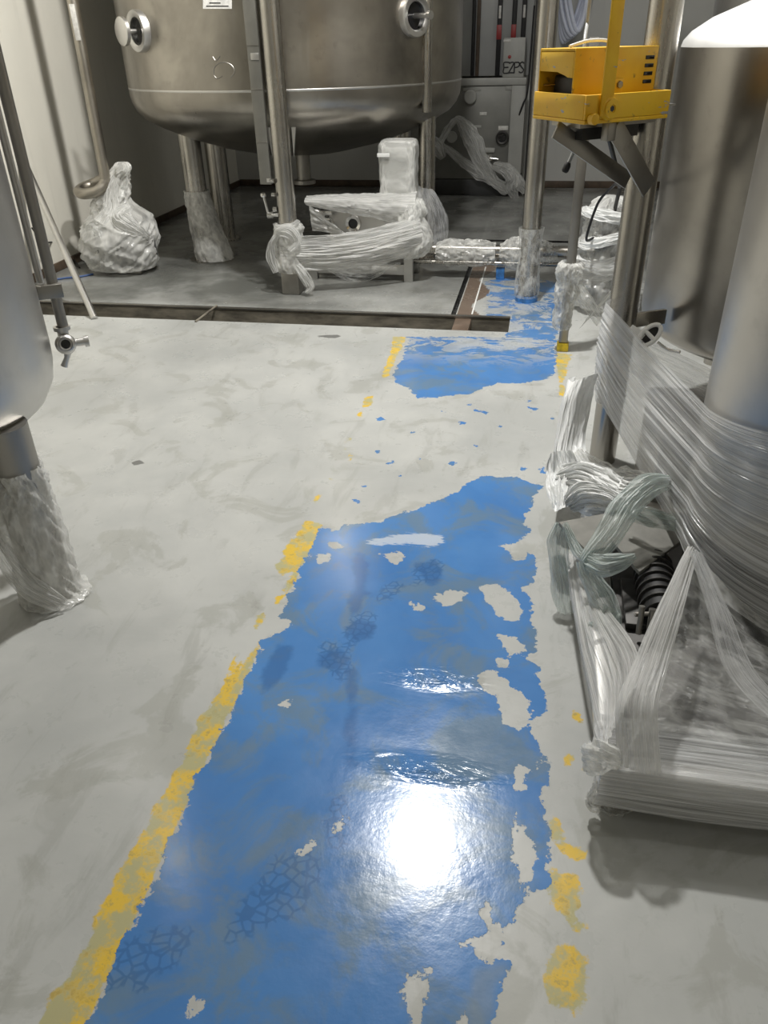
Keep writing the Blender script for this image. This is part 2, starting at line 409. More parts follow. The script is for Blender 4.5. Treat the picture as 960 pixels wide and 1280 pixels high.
def spline(pts, k=8):
    P = [Vector(p) for p in pts]; out = []
    for i in range(len(P)-1):
        p0, p1, p2, p3 = P[max(i-1, 0)], P[i], P[i+1], P[min(i+2, len(P)-1)]
        for j in range(k):
            t = j/k
            out.append(p1+.5*t*(p2-p0+t*(2*p0-5*p1+4*p2-p3+t*(3*(p1-p2)+p3-p0))))
    out.append(P[-1]); return out
def sleeve(pts, rad, k=8, n=28, amp=.01, f=(16, 16, 16), seed=0, flat=1.0, cap=True, updir=(0, 0, 1)):
    """crumpled film along a path"""
    P = spline(pts, k); m = len(P); rr = []
    for i in range(m):
        t = i/(m-1)*(len(rad)-1); a = int(min(t, len(rad)-2)); rr.append(rad[a]+(rad[a+1]-rad[a])*(t-a))
    rings = []
    up = Vector(updir)
    for i in range(m):
        t = (P[min(i+1, m-1)]-P[max(i-1, 0)]).normalized()
        a = t.cross(up)
        a = a.normalized() if a.length > .05 else Vector((1, 0, 0))
        b = t.cross(a).normalized()
        rings.append((P[i], rr[i]*flat, rr[i], a, b))
    mb = MB(); mb.blob(rings, n, amp, f, seed, cap); return mb
def ribbon(pts, wid, amp=.014, nf=5, seed=0, k=8, nv=30, bulge=.25, hint=None):
    """gathered strip of film along a path: pleats run lengthwise, edges ragged"""
    P = spline(pts, k); m = len(P); S = []
    hint = Vector((0, -.75, .6)) if hint is None else Vector(hint)
    dist = 0
    for i in range(m):
        t = i/(m-1)*(len(wid)-1); a = int(min(t, len(wid)-2)); w = wid[a]+(wid[a+1]-wid[a])*(t-a)
        tg = (P[min(i+1, m-1)]-P[max(i-1, 0)]).normalized(); sd = tg.cross(hint).normalized(); nr = sd.cross(tg).normalized()
        if nr.dot(hint) < 0: nr = -nr
        if i: dist += (P[i]-P[i-1]).length
        row = []
        for j in range(nv+1):
            v = j/nv-.5
            e = 1+.22*noise.noise((dist*16, seed*3.3+(5 if v > 0 else 0), 1.5))*(abs(v)*2)**3
            h = wrk(dist*5, v*nf+.5*noise.noise((dist*6, seed, 0)), seed)
            row.append(P[i]+sd*(w*v*e)+nr*(amp*h*1.3+w*bulge*math.cos(PI*v)))
        S.append(row)
    mb = MB(); mb.ring_faces(S, closed=False); return mb
def thing(name, label, cat, loc=(0, 0, 0), group=None):
    o = bpy.data.objects.new(name, None); COL.objects.link(o); o.location = loc
    o.empty_display_size = .1
    return tag(o, label, cat, group)
def tag(o, label, cat, group=None):
    o['label'] = label; o['category'] = cat
    if group: o['group'] = group
    return o
def struct(o): o['kind'] = 'structure'; return o
BLUE = [[(-0.734,2.412),(-0.666,2.402),(-0.65,2.448),(-0.51,2.493),(-0.447,2.559),(-0.38,2.613),(-0.314,2.689),(-0.246,2.765),(-0.197,2.872),(-0.143,2.935),(-0.082,2.922),(-0.003,2.942),(0.067,2.891),(0.115,2.869),(0.078,2.793),(0.036,2.603),(0.052,2.504),(0.025,2.419),(0.094,2.338),(0.086,2.18),(0.026,2.158),(0.079,2.075),(0.075,1.976),(0.094,1.91),(0.093,1.822),(0.053,1.816),(0.103,1.761),(0.097,1.72),(0.125,1.648),(0.131,1.595),(0.1,1.554),(0.089,1.501),(0.108,1.455),(0.113,1.385),(0.127,1.42),(0.137,1.34),(0.114,1.307),(0.128,1.235),(0.137,1.21),(0.136,1.066),(0.108,1.044),(0.087,1.057),(0.061,1.197),(0.052,1.158),(0.078,1.033),(0.055,0.966),(0.034,0.902),(-0.0,0.858),(-0.007,0.82),(-0.02,0.766),(-0.021,0.732),(-0.112,0.716),(-0.093,0.805),(-0.09,0.852),(-0.128,0.817),(-0.146,0.787),(-0.123,0.731),(-0.129,0.709),(-0.465,0.65),(-0.737,0.602),(-0.734,0.649),(-0.734,0.829),(-0.743,1.101),(-0.745,1.323),(-0.741,1.536),(-0.747,1.757),(-0.681,1.82),(-0.676,1.857),(-0.731,1.867),(-0.74,2.107)],[(-0.745,4.692),(-0.144,4.746),(-0.129,5.051),(-0.308,5.176),(-0.3,5.619),(-0.366,6.051),(-0.166,6.239),(0.236,6.113),(0.223,5.149),(0.172,4.802),(0.162,4.16),(0.106,4.083),(0.031,4.018),(-0.068,3.991),(-0.157,3.993),(-0.213,3.892),(-0.294,3.817),(-0.447,3.746),(-0.554,3.719),(-0.613,3.853),(-0.697,3.895),(-0.736,4.044),(-0.719,4.352)]]
HOLES = [[(-0.099,2.125),(-0.037,2.161),(0.004,2.114),(0.054,2.021),(0.041,1.971),(-0.011,1.958),(-0.044,2.006)],[(-0.248,2.036),(-0.2,2.096),(-0.136,2.098),(-0.154,2.038),(-0.205,2.005)],[(-0.324,2.016),(-0.301,2.02),(-0.261,1.983),(-0.294,1.971)],[(-0.473,2.272),(-0.404,2.301),(-0.383,2.249),(-0.404,2.199),(-0.436,2.241)],[(-0.703,2.224),(-0.663,2.242),(-0.646,2.209),(-0.681,2.174)],[(-0.675,2.312),(-0.639,2.324),(-0.622,2.298),(-0.655,2.281)],[(-0.08,1.707),(-0.033,1.729),(0.003,1.705),(0.045,1.654),(0.089,1.615),(0.081,1.551),(0.057,1.513),(0.012,1.522),(-0.005,1.599),(-0.062,1.655)],[(-0.022,1.891),(0.036,1.889),(0.074,1.819),(0.047,1.804),(0.003,1.84)],[(-0.022,1.782),(0.019,1.789),(0.035,1.75),(0.001,1.735)],[(-0.034,2.394),(0.042,2.422),(0.062,2.318),(0.012,2.31)],[(-0.617,1.499),(-0.589,1.509),(-0.58,1.492),(-0.603,1.487)],[(-0.377,1.142),(-0.352,1.16),(-0.331,1.131),(-0.366,1.118)],[(-0.431,1.045),(-0.409,1.094),(-0.396,1.081),(-0.412,1.036)],[(-0.549,0.682),(-0.548,0.703),(-0.531,0.693),(-0.541,0.67)],[(-0.02,0.974),(0.008,1.005),(0.036,0.962),(0.052,0.935),(0.036,0.883),(0.009,0.86),(-0.008,0.895),(0.003,0.936)],[(-0.061,0.917),(-0.049,0.917),(-0.03,0.896),(-0.042,0.896)],[(0.048,1.384),(0.078,1.382),(0.074,1.301),(0.057,1.312)],[(0.054,1.242),(0.083,1.201),(0.106,1.13),(0.097,1.059),(0.076,1.067),(0.063,1.159)],[(-0.014,0.913),(0.005,0.916),(0.009,0.888),(-0.012,0.884)]]
FLECK = [[(-0.713,3.442),(-0.695,3.473),(-0.676,3.431),(-0.699,3.405)],[(-0.241,3.628),(-0.173,3.602),(-0.177,3.561),(-0.226,3.595)],[(-0.653,2.767),(-0.625,2.763),(-0.624,2.735),(-0.643,2.732)],[(-0.645,2.642),(-0.624,2.634),(-0.63,2.614)],[(0.094,3.036),(0.114,3.061),(0.118,2.988),(0.095,2.984)],[(0.02,3.687),(0.074,3.67),(0.051,3.644)],[(-0.308,3.47),(-0.26,3.449),(-0.292,3.429)],[(-0.527,3.306),(-0.496,3.326),(-0.496,3.284)],[(-0.011,3.785),(0.061,3.783),(0.025,3.753)],[(-0.571,2.984),(-0.558,2.995),(-0.556,2.96)],[(-0.444,3.048),(-0.428,3.059),(-0.428,3.027)],[(0.014,3.024),(0.034,3.018),(0.018,2.999)],[(-0.401,3.571),(-0.372,3.569),(-0.386,3.544)],[(-0.207,3.224),(-0.184,3.213),(-0.2,3.196)],[(-0.512,2.883),(-0.503,2.893),(-0.498,2.864)],[(-0.293,3.674),(-0.246,3.693),(-0.267,3.654)],[(-0.41,3.195),(-0.395,3.197),(-0.399,3.177)],[(-0.112,3.443),(-0.089,3.435),(-0.101,3.412)],[(-0.294,3.024),(-0.277,3.022),(-0.287,2.998)],[(-0.645,3.089),(-0.632,3.101),(-0.628,3.073)],[(0.132,3.586),(0.16,3.601),(0.146,3.555)]]
THIN = [[(-0.01,0.856),(0.055,0.882),(0.067,0.865),(0.034,0.827),(0.042,0.777),(0.018,0.735),(-0.021,0.728),(-0.02,0.783)]]
YEL = [[(-0.805,2.462),(-0.744,2.441),(-0.73,2.302),(-0.727,2.181),(-0.789,2.078),(-0.832,2.14),(-0.811,2.209),(-0.836,2.232),(-0.817,2.355)],[(-0.761,2.111),(-0.732,2.165),(-0.725,2.059),(-0.746,1.992),(-0.767,2.006)],[(-0.774,1.974),(-0.754,1.981),(-0.75,1.924),(-0.772,1.93)],[(-0.805,1.861),(-0.79,1.884),(-0.782,1.843),(-0.79,1.801)],[(-0.747,1.761),(-0.743,1.632),(-0.739,1.527),(-0.741,1.352),(-0.74,1.197),(-0.741,1.068),(-0.736,0.976),(-0.737,0.846),(-0.735,0.763),(-0.731,0.653),(-0.732,0.61),(-0.823,0.594),(-0.825,0.683),(-0.814,0.774),(-0.816,0.864),(-0.816,0.922),(-0.813,1.06),(-0.814,1.13),(-0.811,1.231),(-0.819,1.413),(-0.797,1.544),(-0.825,1.68),(-0.806,1.672),(-0.783,1.58),(-0.772,1.67)],[(-0.82,1.681),(-0.807,1.683),(-0.794,1.66),(-0.81,1.646)],[(-0.844,4.678),(-0.766,4.672),(-0.757,4.406),(-0.767,4.266),(-0.759,3.986),(-0.786,3.983),(-0.812,4.329)],[(-0.818,3.693),(-0.788,3.719),(-0.774,3.604),(-0.811,3.557)],[(-0.816,3.506),(-0.796,3.529),(-0.79,3.441),(-0.814,3.457)],[(-0.811,3.208),(-0.79,3.22),(-0.781,3.177),(-0.805,3.165)],[(-0.801,3.098),(-0.79,3.1),(-0.783,3.052)],[(-0.764,3.038),(-0.743,3.025),(-0.742,2.97)],[(-0.802,2.812),(-0.784,2.814),(-0.783,2.779)],[(-0.819,2.65),(-0.796,2.666),(-0.794,2.594),(-0.819,2.597)],[(0.137,1.243),(0.159,1.24),(0.18,1.18),(0.228,1.175),(0.223,1.144),(0.19,1.139),(0.159,1.163),(0.145,1.186)],[(0.138,1.112),(0.169,1.094),(0.199,1.093),(0.208,1.056),(0.199,1.001),(0.221,0.994),(0.215,0.963),(0.191,0.954),(0.167,0.995),(0.136,1.043)],[(0.157,0.938),(0.205,0.946),(0.222,0.915),(0.218,0.86),(0.2,0.804),(0.195,0.77),(0.187,0.802),(0.143,0.803),(0.13,0.844),(0.131,0.881)],[(0.206,1.599),(0.225,1.594),(0.222,1.567),(0.205,1.573)],[(0.178,1.437),(0.203,1.449),(0.202,1.418),(0.184,1.407)],[(0.219,1.398),(0.231,1.4),(0.228,1.384)],[(0.171,4.503),(0.266,4.491),(0.236,4.316),(0.206,4.061),(0.215,3.834),(0.175,3.86),(0.187,4.093),(0.162,4.307)]]
DARK = [[(-1.734,2.828),(-1.65,2.856),(-1.612,2.791),(-1.645,2.763)],[(-1.351,4.665),(-1.277,4.689),(-1.173,4.654),(-1.25,4.582),(-1.36,4.6)]]
MARK = [[(-0.56,2.277),(-0.529,2.272),(-0.475,2.066),(-0.439,2.05),(-0.443,2.013),(-0.475,2.013),(-0.475,1.937),(-0.507,1.903),(-0.521,1.98)],[(-0.447,1.652),(-0.429,1.655),(-0.393,1.508),(-0.391,1.439),(-0.351,1.316),(-0.379,1.312),(-0.411,1.435)],[(-0.503,1.849),(-0.468,1.902),(-0.417,1.879),(-0.411,1.811),(-0.476,1.778)],[(-0.702,1.737),(-0.654,1.741),(-0.635,1.642),(-0.661,1.538),(-0.678,1.526),(-0.698,1.631)],[(-0.332,2.228),(-0.27,2.267),(-0.238,2.214),(-0.248,2.101),(-0.273,2.103)],[(-0.568,1.715),(-0.502,1.748),(-0.468,1.7),(-0.491,1.645),(-0.545,1.656)]]
LAMP_GLINT = [[(-0.541,2.355),(-0.406,2.424),(-0.268,2.439),(-0.25,2.384),(-0.306,2.347),(-0.378,2.358),(-0.529,2.328)]]
PRINTS = [[(-0.248,2.17),(-0.228,2.208),(-0.221,2.244),(-0.228,2.27),(-0.248,2.281),(-0.274,2.273),(-0.3,2.248),(-0.322,2.21),(-0.337,2.169),(-0.342,2.132),(-0.338,2.108),(-0.325,2.101),(-0.302,2.111),(-0.275,2.135)],[(-0.42,1.839),(-0.414,1.886),(-0.42,1.926),(-0.437,1.95),(-0.46,1.953),(-0.484,1.935),(-0.501,1.899),(-0.509,1.852),(-0.509,1.804),(-0.502,1.764),(-0.489,1.741),(-0.473,1.738),(-0.454,1.757),(-0.435,1.793)],[(-0.475,1.726),(-0.497,1.764),(-0.524,1.789),(-0.551,1.796),(-0.571,1.785),(-0.58,1.758),(-0.574,1.722),(-0.554,1.683),(-0.526,1.649),(-0.498,1.625),(-0.475,1.615),(-0.46,1.623),(-0.456,1.648),(-0.461,1.685)],[(-0.401,0.908),(-0.37,0.958),(-0.357,1.006),(-0.366,1.044),(-0.394,1.063),(-0.433,1.058),(-0.474,1.029),(-0.508,0.982),(-0.532,0.927),(-0.543,0.878),(-0.539,0.843),(-0.519,0.83),(-0.486,0.838),(-0.443,0.866)],[(-0.657,0.707),(-0.617,0.741),(-0.592,0.777),(-0.588,0.809),(-0.605,0.829),(-0.637,0.832),(-0.677,0.817),(-0.719,0.785),(-0.755,0.746),(-0.778,0.709),(-0.785,0.681),(-0.774,0.666),(-0.745,0.667),(-0.703,0.681)],[(-0.329,1.159),(-0.34,1.192),(-0.358,1.215),(-0.38,1.225),(-0.4,1.219),(-0.413,1.198),(-0.414,1.169),(-0.405,1.135),(-0.388,1.104),(-0.369,1.081),(-0.351,1.07),(-0.337,1.075),(-0.328,1.094),(-0.325,1.124)],[(-0.384,2.03),(-0.371,2.062),(-0.368,2.091),(-0.377,2.112),(-0.394,2.119),(-0.414,2.111),(-0.434,2.089),(-0.448,2.057),(-0.456,2.023),(-0.457,1.993),(-0.452,1.974),(-0.44,1.969),(-0.423,1.978),(-0.403,2.0)]]
# ------------------------------------------------------------------ room
XL, XR, YB, YR, ZC = -3.98, 3.2, 10.55, -2.6, 4.6
def sdpoly(P, poly):
    p = np.array(poly); q = np.roll(p, -1, 0)
    d = np.full(len(P), 1e9); ins = np.zeros(len(P), bool)
    for a, b in zip(p, q):
        e = b-a; w = P-a
        t = np.clip((w@e)/(e@e+1e-12), 0, 1)
        d = np.minimum(d, np.hypot(*(w-t[:, None]*e).T))
        c = (a[1] > P[:, 1]) != (b[1] > P[:, 1])
        xx = a[0]+(P[:, 1]-a[1])*(b[0]-a[0])/((b[1]-a[1]) if abs(b[1]-a[1]) > 1e-9 else 1e-9)
        ins ^= c & (P[:, 0] < xx)
    return np.where(ins, d, -d)
TX0, TX1, TY0, TY1 = XL, -.13, 4.855, 5.15     # front drain channel
GX0, GX1, GY1 = -.535, -.50, 7.45               # narrow side slot
BY0, BY1 = 7.45, 7.53                           # slot at the back
def lines(spec):
    out = []
    for a, b, s in spec:
        n = max(1, round((b-a)/s)); out += [a+(b-a)*i/n for i in range(n)]
    out.append(spec[-1][1]); return np.array(out)
xs = lines([(XL, -1.05, .16), (-1.05, GX0, .016), (GX0, GX1, .0175), (GX1, TX1, .016), (TX1, .36, .016), (.36, XR, .2)])
ys = lines([(YR, .45, .25), (.45, TY0, .016), (TY0, TY1, .0155), (TY1, 7.0, .018), (7.0, BY0, .1), (BY0, BY1, .04), (BY1, YB, .25)])
XX, YY = np.meshgrid(xs, ys, indexing='ij'); PT = np.stack([XX.ravel(), YY.ravel()], 1)
nx, ny = len(xs), len(ys)
faces = []
for i in range(nx-1):
    cx = (xs[i]+xs[i+1])/2
    for j in range(ny-1):
        cy = (ys[j]+ys[j+1])/2
        if cx < TX1 and TY0 < cy < TY1: continue
        if GX0 < cx < GX1 and TY1 < cy < GY1: continue
        if -.95 < cx < .8 and BY0 < cy < BY1: continue
        a = i*ny+j; faces.append((a, a+ny, a+ny+1, a+1))
me = bpy.data.meshes.new('floor')
me.from_pydata([(x, y, 0) for x, y in PT], [], faces); me.update()
def addatt(n, v):
    a = me.attributes.new(n, 'FLOAT', 'POINT'); a.data.foreach_set('value', np.ascontiguousarray(v, dtype=np.float32))
def outer(polys):
    d = np.full(len(PT), -1.0)
    for p in polys: d = np.maximum(d, sdpoly(PT, p))
    return d
blue = outer(BLUE)
for h in HOLES: blue = np.minimum(blue, -sdpoly(PT, h))
fl = outer(FLECK); blue = np.maximum(blue, fl); blue = np.maximum(blue, outer(THIN))
addatt('sd_blue', np.clip(blue, -.3, .3)); addatt('sd_yellow', np.clip(outer(YEL), -.3, .3)); addatt('sd_dark', np.clip(outer(DARK), -.3, .3))
addatt('sd_print', np.clip(outer(PRINTS), -.3, .3)); addatt('sd_mark', np.clip(outer(MARK), -.3, .3)); addatt('sd_glint', np.clip(outer(LAMP_GLINT), -.3, .3))
addatt('thin', np.clip(outer(THIN)*60+.3, 0, 1))
X_, Y_ = PT[:, 0], PT[:, 1]
sm = lambda v, a, b: np.clip((v-a)/(b-a), 0, 1)
wet_shade = sm(Y_, 5.0, 5.3)*np.where(X_ < -.5, 1, .0)  # mask for wet floor and painted shade beyond the drain
wet_shade = np.maximum(wet_shade, sm(Y_, 5.6, 6.6)*.9)
wet_shade = wet_shade*(1-.75*np.exp(-((X_+1.0)/.5)**2-((Y_-5.45)/.3)**2))
addatt('wet_shade', wet_shade)
addatt('wear', np.where(fl > -.01, 0, sm(Y_, 4.2, 4.6)*.8+sm(Y_, 5.4, 6.3)*.2))
addatt('brown', ((X_ > -.5) & (X_ < -.36+.05*np.sin(Y_*9)) & (Y_ > 5.1) & (Y_ < 6.6)).astype(float)*1.0)
rip = np.zeros(len(PT))
for px, py, sx, sy in ((545, 848, .11, .035), (535, 962, .13, .03)):
    g = G(px, py); rip += np.exp(-((X_-g.x)/sx)**2-((Y_-g.y)/sy)**2)
addatt('ripple', rip)
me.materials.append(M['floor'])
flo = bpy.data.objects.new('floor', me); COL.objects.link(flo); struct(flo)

def plane_wall(name, pts, mat):
    mb = MB(); n = (Vector(pts[1])-Vector(pts[0])).cross(Vector(pts[2])-Vector(pts[0])).normalized()
    mb.prism(pts, n*.12); return struct(mb.build(name, mat))
plane_wall('wall_left', [(XL, YR, -.2), (XL, YR, ZC), (XL, YB, ZC), (XL, YB, -.2)][::-1][::-1], M['wall'])
plane_wall('wall_back', [(XL, YB, -.2), (XL, YB, ZC), (XR, YB, ZC), (XR, YB, -.2)], M['wallback'])
plane_wall('wall_right', [(XR, YB, -.2), (XR, YB, ZC), (XR, YR, ZC), (XR, YR, -.2)], M['wall'])
plane_wall('wall_front', [(XR, YR, -.2), (XR, YR, ZC), (XL, YR, ZC), (XL, YR, -.2)], M['wall'])
plane_wall('ceiling', [(XL, YR, ZC), (XR, YR, ZC), (XR, YB, ZC), (XL, YB, ZC)], M['ceil'])
mb = MB(); mb.box((XL+.001, 5.2, 0.002), (XL+.02, YB, .07), .003); struct(mb.build('baseboard_left', M['brown']))
mb = MB(); mb.box((XL+.02, YB-.02, 0.002), (XR, YB-.001, .08), .003); struct(mb.build('baseboard_back', M['brown']))
# drain channel under the floor level
def open_box(name, x0, x1, y0, y1, depth, mat, t=.03):
    mb = MB()
    mb.box((x0-t, y0-t, -depth-t), (x1+t, y1+t, -depth), 0)
    mb.box((x0-t, y0-t, -depth), (x1+t, y0, -.0005), 0); mb.box((x0-t, y1, -depth), (x1+t, y1+t, -.0005), 0)
    mb.box((x0-t, y0, -depth), (x0, y1, -.0005), 0); mb.box((x1, y0, -depth), (x1+t, y1, -.0005), 0)
    return struct(mb.build(name, mat))
open_box('trim_1', TX0, TX1, TY0, TY1, .16, M['trench'])
open_box('trim_2', GX0, GX1, TY1+.03, GY1, .05, M['mud'], .005)
open_box('trim_3', -.95, .8, BY0, BY1, .05, M['mud'], .005)
mb = MB(); mb.sheet(lambda u, v: (TX0+(TX1-TX0)*u, TY0+(TY1-TY0)*v, -.145), 160, 14, .02, 40, 4, 3)
struct(mb.build('trim_4', M['mud']))
mb = MB(); mb.box((-.50, TY0+.002, -.158), (-.39, TY1-.002, -.012), .006); struct(mb.build('trim_5', M['brownepoxy']))
mb = MB(); mb.box((TX0, TY1-.004, -.010), (TX1, TY1+.025, .005), .002); struct(mb.build('trim_6', M['steel_dark']))
mb = MB(); mb.box((-.397, 5.2, .0005), (-.386, 6.5, .004), .001); struct(mb.build('trim_7', M['white']))
mb = MB(); mb.tube([G(240+8, 403)+V(-.02, 0, .004), (-2.22, 5.16, .012)], .008, 8); 
tag(mb.build('debris_stick', M['trench'], base=(-2.25, 5.0, .0)), 'thin stick lying across the open floor drain', 'stick')

# ------------------------------------------------------------------ big storage tank at the back
TC, TR = Vector((-2.056, 7.07, 0)), 1.36
def on_tank(px, py, c=TC, r=TR):
    w = Vector(_w((px, py))); o = Vector(CAM)
    a = w.x**2+w.y**2; b = 2*((o.x-c.x)*w.x+(o.y-c.y)*w.y); k = (o.x-c.x)**2+(o.y-c.y)**2-r*r
    t = (-b-math.sqrt(max(0, b*b-4*a*k)))/(2*a); return o+w*t
tank = thing('storage_tank', 'large brushed steel storage tank with domed base on legs behind the floor drain', 'tank', TC)
mb = MB(); mb.lathe([(TR, 1.33), (TR, 3.1)], TC, n=160); mb.build('shell', M['steel'], tank)
mb = MB(); mb.lathe([(1.36, 1.331), (1.359, 1.28), (1.35, 1.23), (1.325, 1.175), (1.27, 1.115), (1.15, 1.05), (.95, .965), (.7, .885), (.4, .82), (.15, .795), (0, .79)], TC, n=160); mb.build('domed_base', M['steel'], tank)
mb = MB(); mb.lathe([(TR, 3.1), (1.3, 3.25), (1.0, 3.42), (.5, 3.53), (0, 3.55)], TC, n=120); mb.build('domed_top', M['steel'], tank)
mb = MB(); mb.lathe([(TR+.0005, 1.327), (TR+.0022, 1.331), (TR+.0022, 1.337), (TR+.0005, 1.341)], TC, n=160); mb.build('weld_seam', M['steel_pale'], tank)
mb = MB(); mb.cyl((TC.x, TC.y, .55), (TC.x, TC.y, .80), .06); mb.lathe([(.0, .55), (.1, .55), (.1, .58), (.06, .585)], TC, n=32); mb.build('outlet', M['steel_dark'], tank)
for (x, y, top, r) in ((-2.85, 6.53, 1.03, .088), (-2.97, 7.36, 1.02, .095), (-.925, 6.78, 1.10, .068), (-1.35, 8.0, 1.03, .09)):
    mb = MB(); mb.cyl((x, y, .012), (x, y, top), r); mb.lathe([(0, .0), (r*1.5, .0), (r*1.5, .014), (0, .014)], (x, y, .001), n=32)
    mb.build('leg', M['steel_pipe'], tank)
def port(px, py, disc):
    p = on_tank(px, py); nrm = (p-TC); nrm.z = 0; nrm.normalize()
    mb = MB(); mb.lathe([(.085, -.02), (.085, .035), (.098, .045), (.125, .045), (.130, .035), (.130, -.02)], p, nrm, 48)
    pt = mb.build('sight_port', M['steel_pale'], tank)
    mb = MB(); mb.lathe([(0, .012), (.086, .012)], p, nrm, 40); mb.build('port_glass', M['void'], pt)
    mb = MB(); mb.cyl(p+nrm*.01, p+nrm*(.12 if disc else .16), .016)
    if disc: mb.lathe([(0, .115), (.07, .115), (.088, .125), (.088, .15), (.075, .158), (0, .158)], p, nrm, 40)
    else: mb.lathe([(0, .15), (.026, .15), (.026, .175), (0, .175)], p, nrm, 24)
    mb.build('port_lamp', M['steel_pale'], pt)
port(176, 39, True); port(516, 20, False)
def curved_patch(x0, y0, x1, y1, off, n=10):
    a, b, c, d = (on_tank(x0, y0), on_tank(x1, y0), on_tank(x1, y1), on_tank(x0, y1))
    def fn(u, v):
        p = a.lerp(b, u).lerp(d.lerp(c, u), v); q = p-TC; z = p.z; q.z = 0; q = q.normalized()*(TR+off)+TC
        return (q.x, q.y, z)
    return fn
mb = MB(); mb.sheet(curved_patch(254, -14, 290, 11, .003), 12, 6); mb.build('data_label', M['paper'], tank)
mb = MB()
for k, (y0, a, b) in enumerate(((-10, 258, 286), (-6, 258, 279), (-2, 260, 284), (3, 262, 276), (7, 258, 286))): mb.sheet(curved_patch(a, y0, b, y0+1.3, .0045), 8, 1)
mb.build('label_print', M['ink'], tank)
def scrib(pts): 
    mb = MB()
    for s in pts: mb.tube([on_tank(x, y)+(on_tank(x, y)-TC).normalized()*.001 for x, y in spline([(a, b, 0) for a, b in s], 5) for x, y in [(x, y)]] if False else [on_tank(q.x, q.y) for q in spline([(a, b, 0) for a, b in s], 5)], .0035, 6)
    return mb
scrib([[(266, 71), (270, 76), (275, 70)], [(268, 84), (274, 79), (282, 78), (290, 82), (293, 90), (288, 97)], [(268, 84), (267, 92), (271, 98), (278, 95)]]).build('marker_scribble', M['steel_dark'], tank)
mb = MB()   # raised pipe welded up the right side of the shell
pp = [on_tank(533, y) for y in (-60, 0, 60, 118)]; az = (pp[1]-TC); az.z = 0; az.normalize(); q0 = TC+az*(TR+.01)
mb.cyl((q0.x, q0.y, 1.15), (q0.x, q0.y, 3.0), .036); mb.build('shell_pipe', M['steel_pipe'], tank)

# column in front of the tank, cable tray beside it
CX, CY = -1.775, 5.60
col = thing('support_column', 'bare round steel column in front of the big tank, wrapped near its foot', 'column', (CX, CY, 0))
mb = MB(); mb.cyl((CX, CY, .12), (CX, CY, 3.4), .066, n=40); mb.build('tube', M['steel_pipe'], col)
mb = MB(); mb.box((CX-.068, CY-.068, .0), (CX+.068, CY+.068, .17), .012); mb.build('foot_block', M['steel_dark'], col)
mb = MB()
mb.bm.free()
for s in (-1, 1):
    mb = MB(); mb.prism([(CX+s*.075, CY+.02, 1.12), (CX+s*.105, CY+.02, 1.12), (CX+s*.076, CY+.02, .93)], (0, .012, 0)); mb.build('gusset', M['steel_pale'], col)
vb = AY(345, 272, CY)
mb = MB(); mb.cyl((CX-.12, CY-.03, .56), (CX-.06, CY-.02, .56), .014); mb.cyl((CX-.135, CY-.03, .56), (CX-.10, CY-.03, .56), .024); mb.cyl((CX-.09, CY-.03, .60), (CX-.06, CY-.03, .60), .018)
va = mb.build('sample_valve', M['steel_bright'], col)
mb = MB(); mb.cyl((CX-.128, CY-.035, .56), (CX-.150, CY-.04, .69), .009); mb.lathe([(0, -.02), (.018, -.012), (.02, 0), (.018, .012), (0, .02)], (CX-.152, CY-.04, .695), n=16); mb.build('valve_lever', M['steel_bright'], va)
for z in (.70, .79):
    mb = MB(); mb.cyl((CX-.085, CY-.05, z), (CX-.06, CY-.05, z), .014); mb.build('bolt', M['steel_bright'], col)
tx = CX-.135
tray = thing('cable_tray', 'flat grey vertical cable tray just left of the column before the tank', 'cable tray', (tx, CY, .76))
mb = MB(); mb.box((tx-.042, CY-.01, .76), (tx+.042, CY+.025, 3.3), .004); mb.build('channel', M['traygrey'], tray)
for z in (1.03, 1.35, 1.60, 1.88):
    mb = MB(); mb.box((tx-.042, CY-.013, z), (tx+.042, CY-.0095, z+.004), 0); mb.build('joint', M['steel_dark'], tray)
mb = MB(); mb.box((tx-.02, CY-.016, 1.52), (tx+.036, CY-.009, 1.56), .003); mb.build('clip', M['steel_pale'], tray)
mb = MB(); mb.box((tx+.01, CY-.014, .775), (tx+.045, CY-.009, .80), .002); mb.build('clip', M['steel_pale'], tray)

# ------------------------------------------------------------------ films round tank legs and columns
def wrap_pole(name, label, c, r, z0, z1, mat, flare=0, dx=0, dy=0, amp=.014, seed=1, group=None, n=60):
    rings = []
    for i in range(26):
        t = i/25; z = z1+(z0-z1)*t; ex = flare*t**1.3
        rings.append(((c[0]+dx*t**1.3, c[1]+dy*t**1.3, z), r+.006+ex, r+.006+ex*.8, XA, YA))
    mb = MB(); mb.blob(rings, n, amp, (22, 22, 9), seed, cap=False)
    return tag(mb.build(name, mat, base=(c[0], c[1], z0)), label, 'plastic wrap', group)
wrap_pole('plastic_wrap', 'thin plastic bag flaring round the front left leg of the big tank', (-2.85, 6.53), .098, .02, .57, M['film_bag'], .06, .10, -.02, .02, 3)
